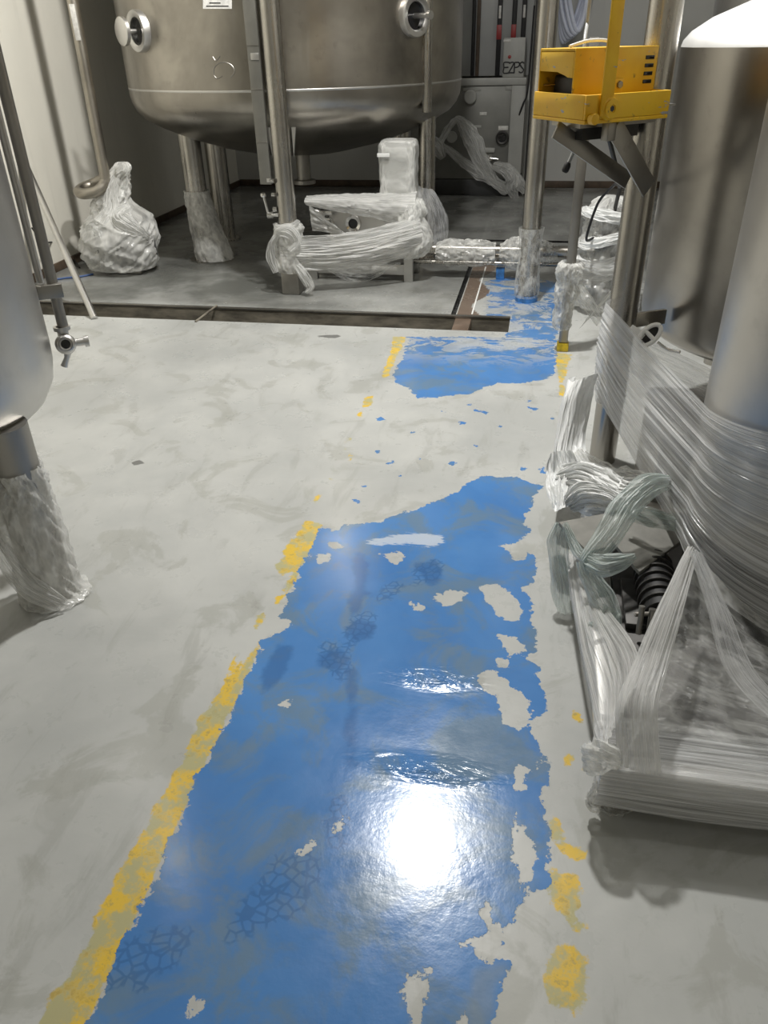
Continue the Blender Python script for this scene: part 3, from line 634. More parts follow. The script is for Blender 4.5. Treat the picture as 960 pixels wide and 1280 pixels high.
# ------------------------------------------------------------------ wrapped dosing pump under the tank
ZX = lambda px, py, Y=6.12: AY(px, py, Y)
pu = thing('transfer_pump', 'steel pump on low frame between the tank column and floor pipes', 'pump', (-1.3, 6.12, 0))
for x, y in ((-.955, 6.0), (-1.72, 6.0), (-.955, 6.28), (-1.72, 6.28)):
    mb = MB(); mb.box((x-.035, y-.025, 0), (x+.035, y+.025, .20), .004); mb.build('leg', M['steel_pale'], pu)
mb = MB(); mb.box((-1.75, 5.985, .05), (-.925, 6.015, .13), .004); mb.box((-1.75, 6.265, .05), (-.925, 6.295, .13), .004)
mb.box((-1.75, 5.985, .20), (-.925, 6.295, .22), .004); mb.build('frame', M['steel_pale'], pu)
mb = MB(); mb.box((-1.24, 5.981, .085), (-1.04, 5.9845, .115), .001); mb.build('nameplate', M['paper'], pu)
mb = MB(); mb.box((-1.60, 6.10, .22), (-1.05, 6.25, .50), .02); mb.build('pump_head', M['steel_pale'], pu)
for cx_, r in ((-1.40, .062), (-1.60, .045)):
    c = V(cx_, 6.09, .41)
    mb = MB(); mb.lathe([(r*.55, -.03), (r*.6, .02), (r*.95, .03), (r, .02), (r, -.03)], c, (0, -1, 0), 32); fl_ = mb.build('flange', M['steel_bright'], pu)
    mb = MB(); mb.lathe([(0, .0), (r*.6, .0)], c, (0, -1, 0), 24); mb.build('bore', M['void'], fl_)
mb = MB(); mb.cyl((-1.62, 6.09, .47), (-1.70, 6.08, .50), .02); mb.box((-1.66, 6.04, .475), (-1.56, 6.07, .505), .004); mb.build('valve', M['steel_bright'], pu)
mb = MB(); mb.box((-1.17, 6.07, .42), (-.93, 6.24, .955), .02); mb.build('motor_box', M['boxgrey'], pu)
mb = MB(); mb.cyl((-1.74, 6.14, .57), (-1.0, 6.14, .545), .03, .06); mb.build('shaft_arm', M['steel_pale'], pu)
# films over it
rings = [((-1.05, 6.155, .985), .06, .05, XA, YA), ((-1.05, 6.155, .99), .11, .085, XA, YA), ((-1.05, 6.155, .955), .138, .105, XA, YA), ((-1.05, 6.155, .80), .137, .104, XA, YA), ((-1.05, 6.155, .66), .136, .105, XA, YA), ((-1.03, 6.155, .56), .15, .12, XA, YA)]
def sq(mbr, n=72, amp=.012, f=(13, 13, 9), seed=5, p=.32, cap=True):
    out = []
    for c, rx, ry, ax, ay in mbr:
        rr = []
        for k in range(n):
            a = 2*PI*k/n; ca, sa = math.cos(a), math.sin(a)
            ca = math.copysign(abs(ca)**p, ca); sa = math.copysign(abs(sa)**p, sa)
            q = Vector(c)+Vector(ax)*ca*rx+Vector(ay)*sa*ry
            rr.append(q+Vector((ca, sa, .2)).normalized()*crm((q.x*f[0], q.y*f[1], q.z*f[2]), seed)*amp)
        out.append(rr)
    m = MB(); return m.loft(out, cap)
mb = sq(resamp(rings, 9)); o = mb.build('plastic_wrap', M['film_bag'], base=(-1.05, 6.155, .5)); tag(o, 'crumpled film hood over the upright motor box beside the tank', 'plastic wrap')
mb = MB(); mb.box((-1.19, 6.035, .885), (-1.10, 6.042, .91), .001); t_ = mb.build('paper_tag', M['white'], base=(-1.15, 6.04, .88)); tag(t_, 'small white paper tag on the wrapped motor box', 'label')
rg = []
for i, t in enumerate(np.linspace(0, 1, 9)):
    x = -1.76+(-.90+1.76)*t; hz = .028+.085*t**.8+.03*max(0, t-.6); zc = .575-.055*t
    rg.append(((x, 6.08, zc), .07+.06*t, hz, YA, ZA))
mb = MB(); mb.blob(resamp(rg, 7), 48, .014, (5, 20, 22), 8, True); tag(mb.build('plastic_wrap', M['film_white'], base=(-1.3, 6.08, .55)), 'film stretched along the pointed arm left of the motor box', 'plastic wrap')
A0, A1, B0, B1 = ZX(386, 256, 6.0), ZX(388, 290, 6.0), ZX(396, 258, 6.0), ZX(437, 296, 5.98)
mb = MB(); mb.sheet(lambda u, v: A0.lerp(B1, u)+(A1.lerp(B1, u*.9)-A0.lerp(B1, u))*v+V(0, .05*v, 0), 30, 14, .012, 3, 8, 4)
tag(mb.build('plastic_wrap', M['film_white'], base=A0), 'slack film strip slanting down from the arm tip to the wide film band', 'plastic wrap')
# wide band from the column to the pump end
T0, T1 = AY(352, 284, 5.53), AY(352, 330, 5.53)
def band(u, v):
    x = T0.x-.02+(-.87-T0.x+.02)*u; y = 5.53+.42*u-.05*math.sin(PI*u)
    zt = .42+(.50-.42)*u**1.6-.02*math.sin(PI*u); zb = .20-.05*math.sin(PI*u)+.03*u
    b = .05*math.sin(PI*v)*(.5+u)
    return (x+.04*math.sin(PI*v)*u, y-b, zt+(zb-zt)*v)
mb = MB(); mb.sheet(band, 110, 60, .022, 3.0, 13, 2, .01); tag(mb.build('plastic_wrap', M['film_white'], base=(-1.4, 5.7, .15)), 'wide film band pulled from the column across the pump front', 'plastic wrap')
rg = [((-.92, 6.05, .60), .05, .04, XA, YA), ((-.92, 6.03, .54), .09, .10, XA, YA), ((-.93, 6.02, .45), .10, .13, XA, YA), ((-.90, 6.02, .35), .12, .15, XA, YA), ((-.92, 6.02, .26), .13, .15, XA, YA), ((-.97, 6.04, .19), .12, .12, XA, YA), ((-1.0, 6.06, .17), .04, .05, XA, YA)]
mb = MB(); mb.blob(resamp(rg, 8), 90, .032, (7, 7, 6), 12); tag(mb.build('plastic_wrap', M['film_bag'], base=(-.92, 6.02, .16)), 'bulging film bundle at the right end of the pump by the floor pipe', 'plastic wrap')
def sag(u, v):
    p = ZX(392+110*u, 328, 5.93); q = ZX(400+100*u, 331+22*math.sin(PI*min(1, u*1.05)), 5.95)
    return p.lerp(q, v)
mb = MB(); mb.sheet(sag, 50, 14, .012, 6, 3, 6); tag(mb.build('plastic_wrap', M['film_thin'], base=(-1.3, 5.94, .03)), 'thin sagging film hanging below the wide band at the pump frame', 'plastic wrap')
def drp(u, v):
    p = ZX(523, 232+75*u, 6.12); q = ZX(527+(25+4*math.sin(3*u))*(.25+.75*math.sin(PI*min(1, .12+u*.62)))+8*u, 236+74*u, 6.2)
    return p.lerp(q, v)+V(0, -.05*math.sin(PI*v), 0)
mb = MB(); mb.sheet(drp, 40, 24, .016, 4, 3, 16); tag(mb.build('plastic_wrap', M['film_clear'], base=(-.8, 6.15, .25)), 'loose clear film hanging off the right side of the motor box', 'plastic wrap')
# knot round the column foot
rg = [zr(CX, CY, .50, .086), zr(CX+.005, CY, .47, .105), zr(CX, CY, .43, .100), zr(CX, CY, .36, .110), zr(CX, CY, .28, .105), zr(CX, CY, .20, .112), zr(CX+.01, CY, .16, .10)]
mb = MB(); mb.blob(resamp(rg, 7), 80, .02, (16, 16, 9), 4, False); kw = mb.build('plastic_wrap', M['film_bag'], base=(CX, CY, .15)); tag(kw, 'twisted film collar knotted round the foot of the tank column', 'plastic wrap')
ribbon([(CX-.09, CY-.06, .38), (CX-.04, CY-.11, .46), (CX+.04, CY-.12, .47), (CX+.09, CY-.09, .40), (CX+.04, CY-.13, .33)], [.04, .08, .10, .07, .04], .016, 4, 3).build('knot', M['film_white'], kw)
ribbon([(CX+.07, CY-.08, .22), (CX+.12, CY-.10, .16), (CX+.16, CY-.09, .07), (CX+.13, CY-.11, .03)], [.05, .08, .07, .02], .014, 4, 9).build('loose_tail', M['film_white'], kw)
ribbon([(CX-.03, CY-.11, .46), (CX-.10, CY-.10, .37), (CX-.115, CY-.09, .26), (CX-.09, CY-.09, .17)], [.05, .06, .08, .05], .014, 4, 10).build('loose_tail', M['film_white'], kw)
ribbon([(CX-.09, CY-.03, .50), (CX-.04, CY-.095, .485), (CX+.04, CY-.095, .49), (CX+.09, CY-.02, .52)], [.03, .05, .05, .03], .014, 4, 12).build('torn_edge', M['film_white'], kw)

# ------------------------------------------------------------------ floor pipes right of the pump
PY = 6.15
for nm, lab, r, z, y in (('process_pipe', 'thick horizontal steel pipe running right from the wrapped pump', .042, .215, PY), ('drain_pipe', 'thin steel pipe running under the thick horizontal pipe', .016, .125, PY-.03)):
    mb = MB(); mb.cyl((-.95, y, z), (.62, y, z), r); tag(mb.build(nm, M['steel_pipe'], base=(-.2, y, z)), lab, 'pipe')
ps = thing('pipe_stand', 'short steel stand with blue painted foot under the floor pipes', 'stand', (-.255, PY, 0))
mb = MB(); mb.box((-.285, PY-.02, .09), (-.225, PY+.02, .20), .004); mb.box((-.30, PY-.055, .165), (-.21, PY+.05, .178), .003); mb.build('post', M['steel_dark'], ps)
mb = MB(); mb.box((-.287, PY-.022, 0), (-.223, PY+.022, .09), .004); mb.build('foot', M['bluepaint'], ps)
def pipe_wrap(x0, x1, rad, lab, seed, mat='film_bag'):
    n = len(rad); rg = [((x0+(x1-x0)*i/(n-1), PY-.005, .195+.0*i), rad[i], rad[i]*1.12, YA, ZA) for i in range(n)]
    mb = MB(); mb.blob(resamp(rg, 8), 48, .026, (14, 16, 16), seed, False); tag(mb.build('plastic_wrap', M[mat], base=((x0+x1)/2, PY, .13)), lab, 'plastic wrap')
pipe_wrap(-.76, -.30, [.055, .085, .075, .085, .08, .06], 'long film wrap on the floor pipe left of the stand', 21)
pipe_wrap(-.27, -.01, [.05, .09, .105, .10, .085], 'puffy film wrap on the floor pipe between stand and wrapped pillar', 22)
pipe_wrap(.0, .17, [.09, .085, .07, .05], 'thin film wrap on the floor pipe right of the pillar', 23, 'film_thin')

# ------------------------------------------------------------------ slender pillar on the blue lane
QX, QY = -.037, 5.58
pil = thing('support_column', 'steel round pillar standing on the blue lane, wrapped in clear film', 'column', (QX, QY, 0))
mb = MB(); mb.cyl((QX, QY, .03), (QX, QY, 3.4), .064, n=40); mb.build('tube', M['steel_pipe'], pil)
mb = MB(); mb.lathe([(0, 0), (.078, 0), (.078, .03), (.073, .045)], (QX, QY, 0), n=40); mb.build('foot_ring', M['bluepaint'], pil)
rg = [zr(QX, QY, z, .078+.008*math.sin(z*14)) for z in np.linspace(.50, .03, 24)]
mb = MB(); mb.blob(rg, 60, .012, (14, 14, 5), 31, False); tag(mb.build('plastic_wrap', M['film_thin'], base=(QX, QY, .03)), 'clear film spiralled round the lower pillar on the blue lane', 'plastic wrap')

# ------------------------------------------------------------------ bagged pump by the left wall and the hooked pipe above it
bg = thing('bagged_pump', 'pump bundled in clear plastic bag on the floor by the left wall', 'pump', (-3.38, 6.1, 0))
mb = MB(); mb.cyl((-3.55, 5.98, .22), (-3.16, 6.22, .24), .185, n=40); mb.lathe([(.1, -.02), (.19, -.02), (.2, 0), (.2, .02), (.1, .03)], (-3.5, 6.01, .22), (-.85, -.5, 0), 36); mb.build('pump_casing', M['motor'], bg)
mb = MB(); mb.box((-3.5, 5.98, 0), (-3.2, 6.25, .05), .01); mb.build('pump_base', M['steel_dark'], bg)
rg = [((-3.40, 6.08, .03), .22, .17, XA, YA), ((-3.40, 6.08, .05), .29, .22, XA, YA), ((-3.40, 6.08, .16), .325, .26, XA, YA), ((-3.385, 6.08, .28), .325, .26, XA, YA), ((-3.37, 6.09, .39), .29, .22, XA, YA), ((-3.36, 6.1, .46), .235, .18, XA, YA), ((-3.40, 6.11, .53), .17, .14, XA, YA), ((-3.38, 6.12, .62), .13, .10, XA, YA), ((-3.33, 6.12, .71), .095, .08, XA, YA), ((-3.28, 6.12, .79), .075, .06, XA, YA), ((-3.27, 6.13, .83), .05, .04, XA, YA), ((-3.27, 6.13, .84), .02, .02, XA, YA)]
mb = MB(); mb.blob(resamp(rg, 10), 150, .045, (4.5, 4.5, 4.5), 14, folds=.8); pb_ = mb.build('plastic_bag', M['film_bag'], bg)
fc = V(-3.52, 5.93, .235); fa = V(-.55, -.83, .05).normalized()
mb = MB(); mb.lathe([(0, .055), (.10, .05), (.17, .03), (.19, -.01), (.20, -.06)], fc, fa, 48); mb.build('taut_end', M['film_thin'], pb_)
ribbon([(-3.08, 6.0, .30), (-3.18, 5.92, .40), (-3.25, 5.92, .47), (-3.20, 6.0, .53)], [.05, .16, .2, .08], .03, 6, 41).build('loose_tail', M['film_white'], pb_)
ribbon([(-3.42, 5.92, .40), (-3.36, 5.98, .50), (-3.34, 6.02, .62), (-3.29, 6.04, .74)], [.2, .16, .12, .07], .02, 6, 42).build('neck_fold', M['film_white'], pb_)
hp = thing('hooked_pipe', 'vertical steel pipe by the left wall ending in a looped hook', 'pipe', (-3.375, 6.05, .6))
mb = MB(); mb.tube(spline([(-3.36, 6.05, 4.55), (-3.37, 6.05, 2.5), (-3.385, 6.05, 1.2), (-3.39, 6.05, .78), (-3.40, 6.04, .70), (-3.45, 6.0, .645), (-3.55, 5.98, .625), (-3.63, 6.02, .63), (-3.645, 6.12, .645), (-3.58, 6.2, .67), (-3.45, 6.21, .72), (-3.30, 6.16, .755)], 8), .041, 24); mb.build('tube', M['hookpipe'], hp)
mb = MB(); mb.box((-3.385, 6.003, 1.66), (-3.345, 6.009, 1.88), .001); mb.build('pipe_label', M['paper'], hp)
bgc = [G(62, 352)+V(0, 0, .008), G(80, 349)+V(0, 0, .008), G(100, 347)+V(0, 0, .008), G(118, 343)+V(0, -.02, .008)]
mb = MB(); mb.tube(spline(bgc, 6), .008, 10); tag(mb.build('floor_cable', M['bluecable'], base=bgc[0]), 'blue cable lying on the floor by the left wall', 'cable')
bk = [AX(40, 285, -3.9), AX(55, 302, -3.8), G(80, 322)+V(0, 0, .12), G(100, 336)+V(0, 0, .01)]
mb = MB(); mb.tube(spline(bk, 8), .007, 10); tag(mb.build('floor_cable', M['black'], base=bk[-1]), 'black cable drooping down the left wall behind the thin rod', 'cable')
mb = MB(); mb.cyl((-2.979, 4.80, .004), (-3.962, 5.87, .945), .024, n=16); ro = mb.build('leaning_rod', M['steel_pale'], base=(-2.979, 4.8, 0)); tag(ro, 'thin pale rod leaning from the floor drain edge against the left wall', 'rod')
# ------------------------------------------------------------------ left vessel
LC = Vector((-1.972, 1.938, 0)); LR = .5
lv = thing('steel_vessel', 'smooth steel vessel with rounded base at the left edge, foot in film', 'vessel', LC)
mb = MB(); mb.lathe([(LR, 2.5), (LR, .78), (.498, .73), (.485, .67), (.455, .62), (.40, .575), (.3, .53), (.15, .50), (0, .49)], LC, n=140); mb.build('shell', M['steel_pale'], lv)
mb = MB(); mb.lathe([(LR, 2.5), (.46, 2.58), (.3, 2.66), (0, 2.7)], LC, n=90); mb.build('lid', M['steel_pale'], lv)
LX, LY = -1.545, 1.865
for x, y in ((LX, LY), (-2.35, 1.75), (-2.0, 2.34)):
    mb = MB(); mb.cyl((x, y, .0), (x, y, .64), .074, n=40); mb.build('leg', M['steel_dark'], lv)
rg = [zr(LX-.0, LY, .50, .079), zr(LX, LY, .44, .084), zr(LX-.012, LY, .34, .094), zr(LX-.012, LY, .22, .10), zr(LX-.005, LY, .10, .096), zr(LX, LY, .03, .10), zr(LX+.01, LY, .008, .115)]
mb = MB(); mb.blob(resamp(rg, 8), 80, .02, (12, 12, 8), 41, False); wl = mb.build('plastic_wrap', M['film_bag'], base=(LX, LY, 0)); tag(wl, 'crumpled film sleeve on the foot of the left edge vessel', 'plastic wrap')
ribbon([(LX-.085, LY-.05, .47), (LX-.125, LY-.07, .42), (LX-.105, LY-.06, .35), (LX-.135, LY-.05, .31), (LX-.10, LY-.06, .26)], [.03, .06, .04, .06, .02], .014, 4, 5).build('loose_tail', M['film_white'], wl)
ribbon([(LX-.085, LY-.06, .42), (LX-.06, LY-.10, .26), (LX+.01, LY-.112, .12), (LX+.09, LY-.08, .025)], [.02, .07, .09, .05], .012, 4, 6, bulge=.1).build('loose_fold', M['film_white'], wl)
def pol(az, d, z): a = math.radians(az); return V(d*math.sin(a), d*math.cos(a), z)
lg = thing('level_pipe', 'slim dark pipe with small sampling valve beside the left edge vessel', 'pipe', pol(-34.0, 2.75, .70))
mb = MB(); mb.cyl(pol(-34.0, 2.75, .80), pol(-34.0, 2.75, 2.4), .0175, n=24); mb.build('tube', M['steel_dark'], lg)
c = pol(-34.1, 2.75, .75); tw = (V(0, 0, 1.6)-c).normalized(); sd = tw.cross(V(0, 0, 1)).normalized()
mb = MB(); mb.lathe([(0, -.045), (.026, -.04), (.034, -.025), (.034, .03), (.028, .042), (.022, .045)], c, tw, 32); mb.lathe([(.014, .045), (.02, .047), (.02, .035)], c, tw, 24)
mb.cyl(c+V(0, 0, .02), c+V(0, 0, .062), .018); mb.lathe([(.0, .05), (.027, .05), (.027, .062), (0, .062)], c, (0, 0, 1), 24); vb_ = mb.build('valve_body', M['steel_pale'], lg)
mb = MB(); mb.lathe([(0, .046), (.015, .0465)], c, tw, 20); mb.build('bore', M['void'], vb_)
mb = MB(); mb.cyl(c-sd*.03, c-sd*.075, .013); mb.lathe([(0, .06), (.019, .06), (.019, .075), (0, .075)], c, -sd, 20); mb.build('side_nozzle', M['steel_pale'], vb_)
mb = MB(); mb.tube([c+V(0, 0, -.03), c+V(0, 0, -.05)+sd*.008, c+V(0, 0, -.075)+sd*.022], [.012, .009, .012], 14); mb.build('wing_handle', M['steel_pale'], vb_)
mb = MB(); mb.cyl(c+V(0, 0, .0605), c+V(.0, 0, .075), .012); mb.build('stem_nut', M['steel_pale'], vb_)
p = pol(-34.5, 2.73, .935); mb = MB(); mb.obox(p, sd, (0, 0, 1), (.05, .022, .014), .003); mb.build('bracket', M['steel_dark'], lg)
mb = MB(); mb.cyl(pol(-34.72, 2.80, .95), pol(-34.72, 2.80, 2.4), .012, n=20); mb.build('sight_tube', M['steel_pale'], lg)

# ------------------------------------------------------------------ yellow guard box on its bracket
K, R_, L_ = pol(2.5, 2.75, 1.366), pol(7.6, 3.0, 1.366), pol(-.85, 3.0, 1.366)
ux, vx = (R_-K), (L_-K); wx = V(0, 0, 1)
yb = thing('guard_box', 'chipped yellow sheet steel box on a bracket beside the steel leg', 'box', (K+R_+L_-K)/2 if False else (R_+L_)/2)
def yp(u, v, w): return K+ux*u+vx*v+wx*w
def ybox(mb, u0, u1, v0, v1, w0, w1, bev=.004):
    mb.hexa([yp(u0, v0, w0), yp(u1, v0, w0), yp(u1, v1, w0), yp(u0, v1, w0), yp(u0, v0, w1), yp(u1, v0, w1), yp(u1, v1, w1), yp(u0, v1, w1)]); return mb
mb = MB()   # tray with rim
ybox(mb, 0, 1, 0, 1, 0, .012); ybox(mb, 0, 1, 0, .035, .0121, .082); ybox(mb, 0, .03, .0351, 1, .0121, .082); ybox(mb, .97, 1, .0351, 1, .0121, .082); ybox(mb, .0301, .9699, .965, 1, .0121, .082)
bmesh.ops.bevel(mb.bm, geom=mb.bm.edges[:], offset=.003, segments=2, profile=.5, affect='EDGES')
mb.build('tray', M['yellow'], yb)
mb = MB()   # hood: long side with top and a shallow front band, open mouth below
H0, H1 = .074, .206
poly = lambda pts, v, t: mb.prism([yp(u, v, w) for u, w in pts], vx*t)
poly([(.02, H0), (1.0, H0-.0), (1.0, H1), (.02, H1)], .30, .02)
poly([(.02, H0), (1.0, H0), (1.0, H1), (.02, H1)], .95, .02)
ybox(mb, .02, 1.0, .3205, .9495, H1-.008, H1)
ybox(mb, .98, 1.0, .3205, .9495, H0, H1-.0085)
mb.prism([yp(.02, v, w) for v, w in ((.3205, H1-.009), (.9495, H1-.009), (.9495, H1-.065), (.60, H1-.066), (.50, H1-.070), (.42, H1-.08), (.3205, H1-.081))], ux*.018)
bmesh.ops.bevel(mb.bm, geom=mb.bm.edges[:], offset=.0022, segments=2, profile=.5, affect='EDGES')
hood = mb.build('hood', M['yellow'], yb)
mb = MB()
for w in (.115, .138, .161, .184): mb.obox(yp(.90, .297, w-.010), ux, wx, (.019, .0055, .0012), .001)
mb.build('slot', M['void'], hood)
mb = MB(); ybox(mb, .16, .94, .45, .90, .03, .13); bmesh.ops.bevel(mb.bm, geom=mb.bm.edges[:], offset=.01, segments=3, profile=.5, affect='EDGES'); mb.build('inner_block', M['iron'], yb)
mb = MB(); mb.tube([yp(.06, .93, .100), yp(.5, .7, .105), yp(.93, .50, .10)], .004, 10); mb.build('rod', M['steel_bright'], yb)
nu = ux.cross(wx).normalized(); nu = nu if nu.dot(K-Vector(CAM)) < 0 else -nu
c = yp(.25, 0, .042)
mb = MB(); mb.lathe([(0, -.01), (.034, -.01), (.034, .012), (.028, .016), (.028, .022), (.012, .024), (.012, .02), (0, .02)], c, nu, 10); mb.lathe([(0, .0), (.016, .0), (.016, .02), (0, .022)], yp(.06, -.02, .016), nu, 16); bo = mb.build('pivot_bolt', M['yellow'], yb)
mb = MB(); mb.lathe([(0, .0205), (.009, .021)], c, nu, 6); mb.build('socket', M['void'], bo)
s0 = yp(.115, -.06, .03); ud = ux.normalized()
mb = MB(); mb.obox(yp(.21, -.03, .06)+wx*.42, ud, wx, (.024, .46, .004), .002); mb.build('lift_bar', M['yellow'], yb)
mb = MB(); mb.obox(yp(.53, .28, .098), ud, wx, (.022, .02, .003), .002); tb = mb.build('lug', M['yellow'], yb)
mb = MB(); mb.lathe([(0, 0), (.011, 0), (.011, .008), (0, .009)], yp(.54, .27, .101), nu, 6); mb.build('bolt', M['steel_dark'], tb)
mb = MB(); mb.tube(spline([yp(.10, .55, H1+.004), yp(.3, .55, H1+.018), yp(.55, .6, H1+.018), yp(.66, .65, H1+.004)], 6), .005, 10); mb.build('top_handle', M['white'], yb)
RX, RY = .362, 3.15
br = thing('wall_bracket', 'dark steel bracket of two slanting plates under the yellow box', 'bracket', (RX-.05, RY-.08, 1.1))
b0 = yp(.30, .62, -.006); 
mb = MB(); mb.hexa([yp(.15, .30, -.02), yp(1.08, .30, -.02), yp(1.08, .85, -.02), yp(.15, .85, -.02), yp(.15, .30, -.004), yp(1.08, .30, -.004), yp(1.08, .85, -.004), yp(.15, .85, -.004)]); mb.build('top_plate', M['steel_dark'], br)
mb = MB(); e = AD(785, 226, 3.11); mb.obox((yp(.02, .55, -.025)+e)/2, e-yp(.02, .55, -.025), nu, ((e-yp(.02, .55, -.025)).length/2, .004, .028), .002); mb.build('arm', M['steel_dark'], br)
mb = MB(); e = AD(811, 236, 3.09); s_ = yp(.50, .2, -.02); mb.obox((s_+e)/2, e-s_, nu, ((e-s_).length/2, .004, .034), .002); mb.build('arm', M['steel_dark'], br)
mb = MB(); mb.obox(yp(.40, .15, -.03), ud, wx, (.018, .028, .016), .003); mb.build('clamp', M['steel_dark'], br)
mb = MB(); ybox(mb, .25, .95, .4, .8, -.06, -.021); mb.build('under_box', M['iron'], br)
mb = MB(); mb.hexa([yp(.98, .2, .03), yp(1.24, .2, .03), yp(1.24, .6, .03), yp(.98, .6, .03), yp(.98, .2, .036), yp(1.24, .2, .036), yp(1.24, .6, .036), yp(.98, .6, .036)]); mb.build('side_plate', M['steel_pale'], br)

# ------------------------------------------------------------------ slim post with film and wrapped pump behind it
SX, SY = .205, 4.56
po = thing('thin_post', 'slim square steel post with yellow painted foot beyond the yellow box', 'post', (SX, SY, 0))
mb = MB(); mb.box((SX-.026, SY-.026, .05), (SX+.026, SY+.026, 1.6), .008); mb.build('shaft', M['steel_dark'], po)
mb = MB(); mb.box((SX-.034, SY-.034, 0), (SX+.034, SY+.034, .05), .006); mb.build('foot', M['yellowfoot'], po)
rg = [zr(SX, SY, .52, .045), zr(SX, SY, .50, .07), zr(SX-.005, SY, .46, .075), zr(SX-.005, SY, .41, .06), zr(SX-.01, SY, .34, .068), zr(SX-.015, SY, .25, .05), zr(SX-.02, SY, .17, .052), zr(SX-.015, SY, .13, .04)]
mb = MB(); mb.blob(resamp(rg, 8), 60, .026, (16, 16, 11), 51, False); wp = mb.build('plastic_wrap', M['film_bag'], base=(SX, SY, .12)); tag(wp, 'white film bandage wound on the slim post with yellow foot', 'plastic wrap')
q0, q1 = V(SX+.01, SY-.02, .47), V(.56, 4.95, .43)
mb = MB(); mb.sheet(lambda u, v: q0.lerp(q1, u)+V(0, -.03*math.sin(PI*v), -(.02+.12)*(v-.5)-.03*math.sin(PI*u)), 40, 24, .02, 2, 6, 7); mb.build('side_strip', M['film_white'], wp)
q2, q3 = V(SX+.02, SY-.02, .38), V(.40, 4.75, .12)
mb = MB(); mb.sheet(lambda u, v: q2.lerp(q3, u)+V(.05*v, 0, .07*(v-.5)*(1-.3*u)), 30, 12, .015, 2, 5, 9); mb.build('side_strip', M['film_bag'], wp)
q4, q5 = V(.55, 4.9, .40), V(.30, 4.66, .14)
mb = MB(); mb.sheet(lambda u, v: q4.lerp(q5, u)+V(.05*v, 0, .09*(v-.5)), 30, 12, .015, 2, 5, 10); mb.build('side_strip', M['film_bag'], wp)
p3 = thing('wrapped_pump', 'small pump swathed in white film and cloth behind the slim post', 'pump', (.47, 5.42, 0))
mb = MB(); mb.cyl((.47, 5.42, .10), (.47, 5.42, .66), .085, n=32); mb.box((.37, 5.32, 0), (.57, 5.52, .12), .012); mb.build('casing', M['motor'], p3)
rg = [zr(.47, 5.42, .03, .17), zr(.47, 5.42, .10, .19), zr(.46, 5.42, .25, .17), zr(.45, 5.42, .38, .16), zr(.45, 5.42, .47, .15), zr(.46, 5.42, .57, .155), zr(.46, 5.42, .68, .125), zr(.46, 5.42, .73, .05)]
mb = MB(); mb.blob(resamp(rg, 8), 72, .05, (8, 8, 7), 61); mb.build('film_cover', M['film_white'] if False else M['film_bag'], p3)
for k, z in enumerate((.36, .46, .56)):
    ribbon([(.47+.18*math.cos(a), 5.42+.18*math.sin(a), z+.05*math.sin(a*1.0+k*2)+.02*k) for a in np.linspace(-PI*1.1, .15*PI, 9)], [.04, .09, .08, .10, .05], .02, 4, 70+k, bulge=.3).build('cloth_roll', M['film_solid'], p3)
mb = MB(); mb.tube(spline([(.22, 3.02, 1.30), (.31, 3.4, 1.10), (.37, 4.2, .98), (.40, 4.8, .88), AY(747, 255, 5.0), AY(733, 298, 5.12), (.36, 5.28, .50)], 8), .008, 12); tag(mb.build('power_cable', M['black'], base=(.36, 5.28, .5)), 'thin black cable hanging down behind the slanting bracket plates', 'cable')
mb = MB(); mb.cyl(AY(776, 230, 5.2), AY(768, 264, 5.3), .012); tag(mb.build('valve_stem', M['iron'], base=AY(768, 264, 5.3)), 'short black stem rising from the wrapped pump behind the slim post', 'stem')

# ------------------------------------------------------------------ back wall: switch cabinet, panel, hose, cable
FY = 9.95
cb = thing('machine_cabinet', 'grey steel machine cabinet with dials standing against the back wall', 'cabinet', (-.85, 10.2, 0))
mb = MB(); mb.box((-1.55, FY, .18), (-.25, 10.5, 1.20), .012); mb.build('body', M['cabgrey'], cb)
mb = MB(); mb.box((-1.6, FY-.02, .0), (-.24, 10.5, .18), .01); mb.build('plinth', M['plinth'], cb)
mb = MB(); mb.box((-1.58, FY-.03, 1.16), (-.24, FY+.03, 1.235), .008); mb.box((-.40, FY-.025, .19), (-.24, FY+.01, 1.158), .008); mb.build('frame', M['boxgrey'], cb)
def cpt(px, py): return AY(px, py, FY)
for px, py, r, mt in ((588, 121, .072, 'boxgrey'), (565, 171, .062, 'boxgrey')):
    mb = MB(); mb.lathe([(r*.8, 0), (r, .01), (r, .05), (r*.85, .06), (0, .06)], cpt(px, py), (0, -1, 0), 32); mb.build('dial', M[mt], cb)
mb = MB(); mb.lathe([(.075, 0), (.075, .05), (.06, .06), (.045, .055), (.045, .01)], cpt(628, 172), (0, -1, 0), 32); ck = mb.build('round_port', M['iron'], cb)
mb = MB(); mb.lathe([(0, .02), (.046, .02)], cpt(628, 172), (0, -1, 0), 24); mb.build('port_glass', M['void'], ck)
for px, py, w, h in ((604, 142, .04, .016), (629, 160, .055, .022), (590, 112, .10, .014), (595, 158, .06, .012), (636, 110, .035, .02)):
    c = cpt(px, py); mb = MB(); mb.box((c.x-w, FY-.006, c.z-h), (c.x+w, FY-.0005, c.z+h), .002); mb.build('label_plate', M['paper'] if px in (604, 629) else M['boxgrey'], cb)
c = cpt(613, 197); mb = MB(); mb.cyl((c.x, FY, c.z), (c.x, FY-.07, c.z), .03); mb.cyl((c.x, FY-.06, c.z), (c.x+.10, FY-.06, c.z-.01), .016); mb.build('tap', M['steel_bright'], cb)
c = cpt(610, 188); mb = MB(); mb.box((c.x-.06, FY-.04, c.z-.02), (c.x+.08, FY-.001, c.z+.03), .008); mb.build('mount', M['boxgrey'], cb)
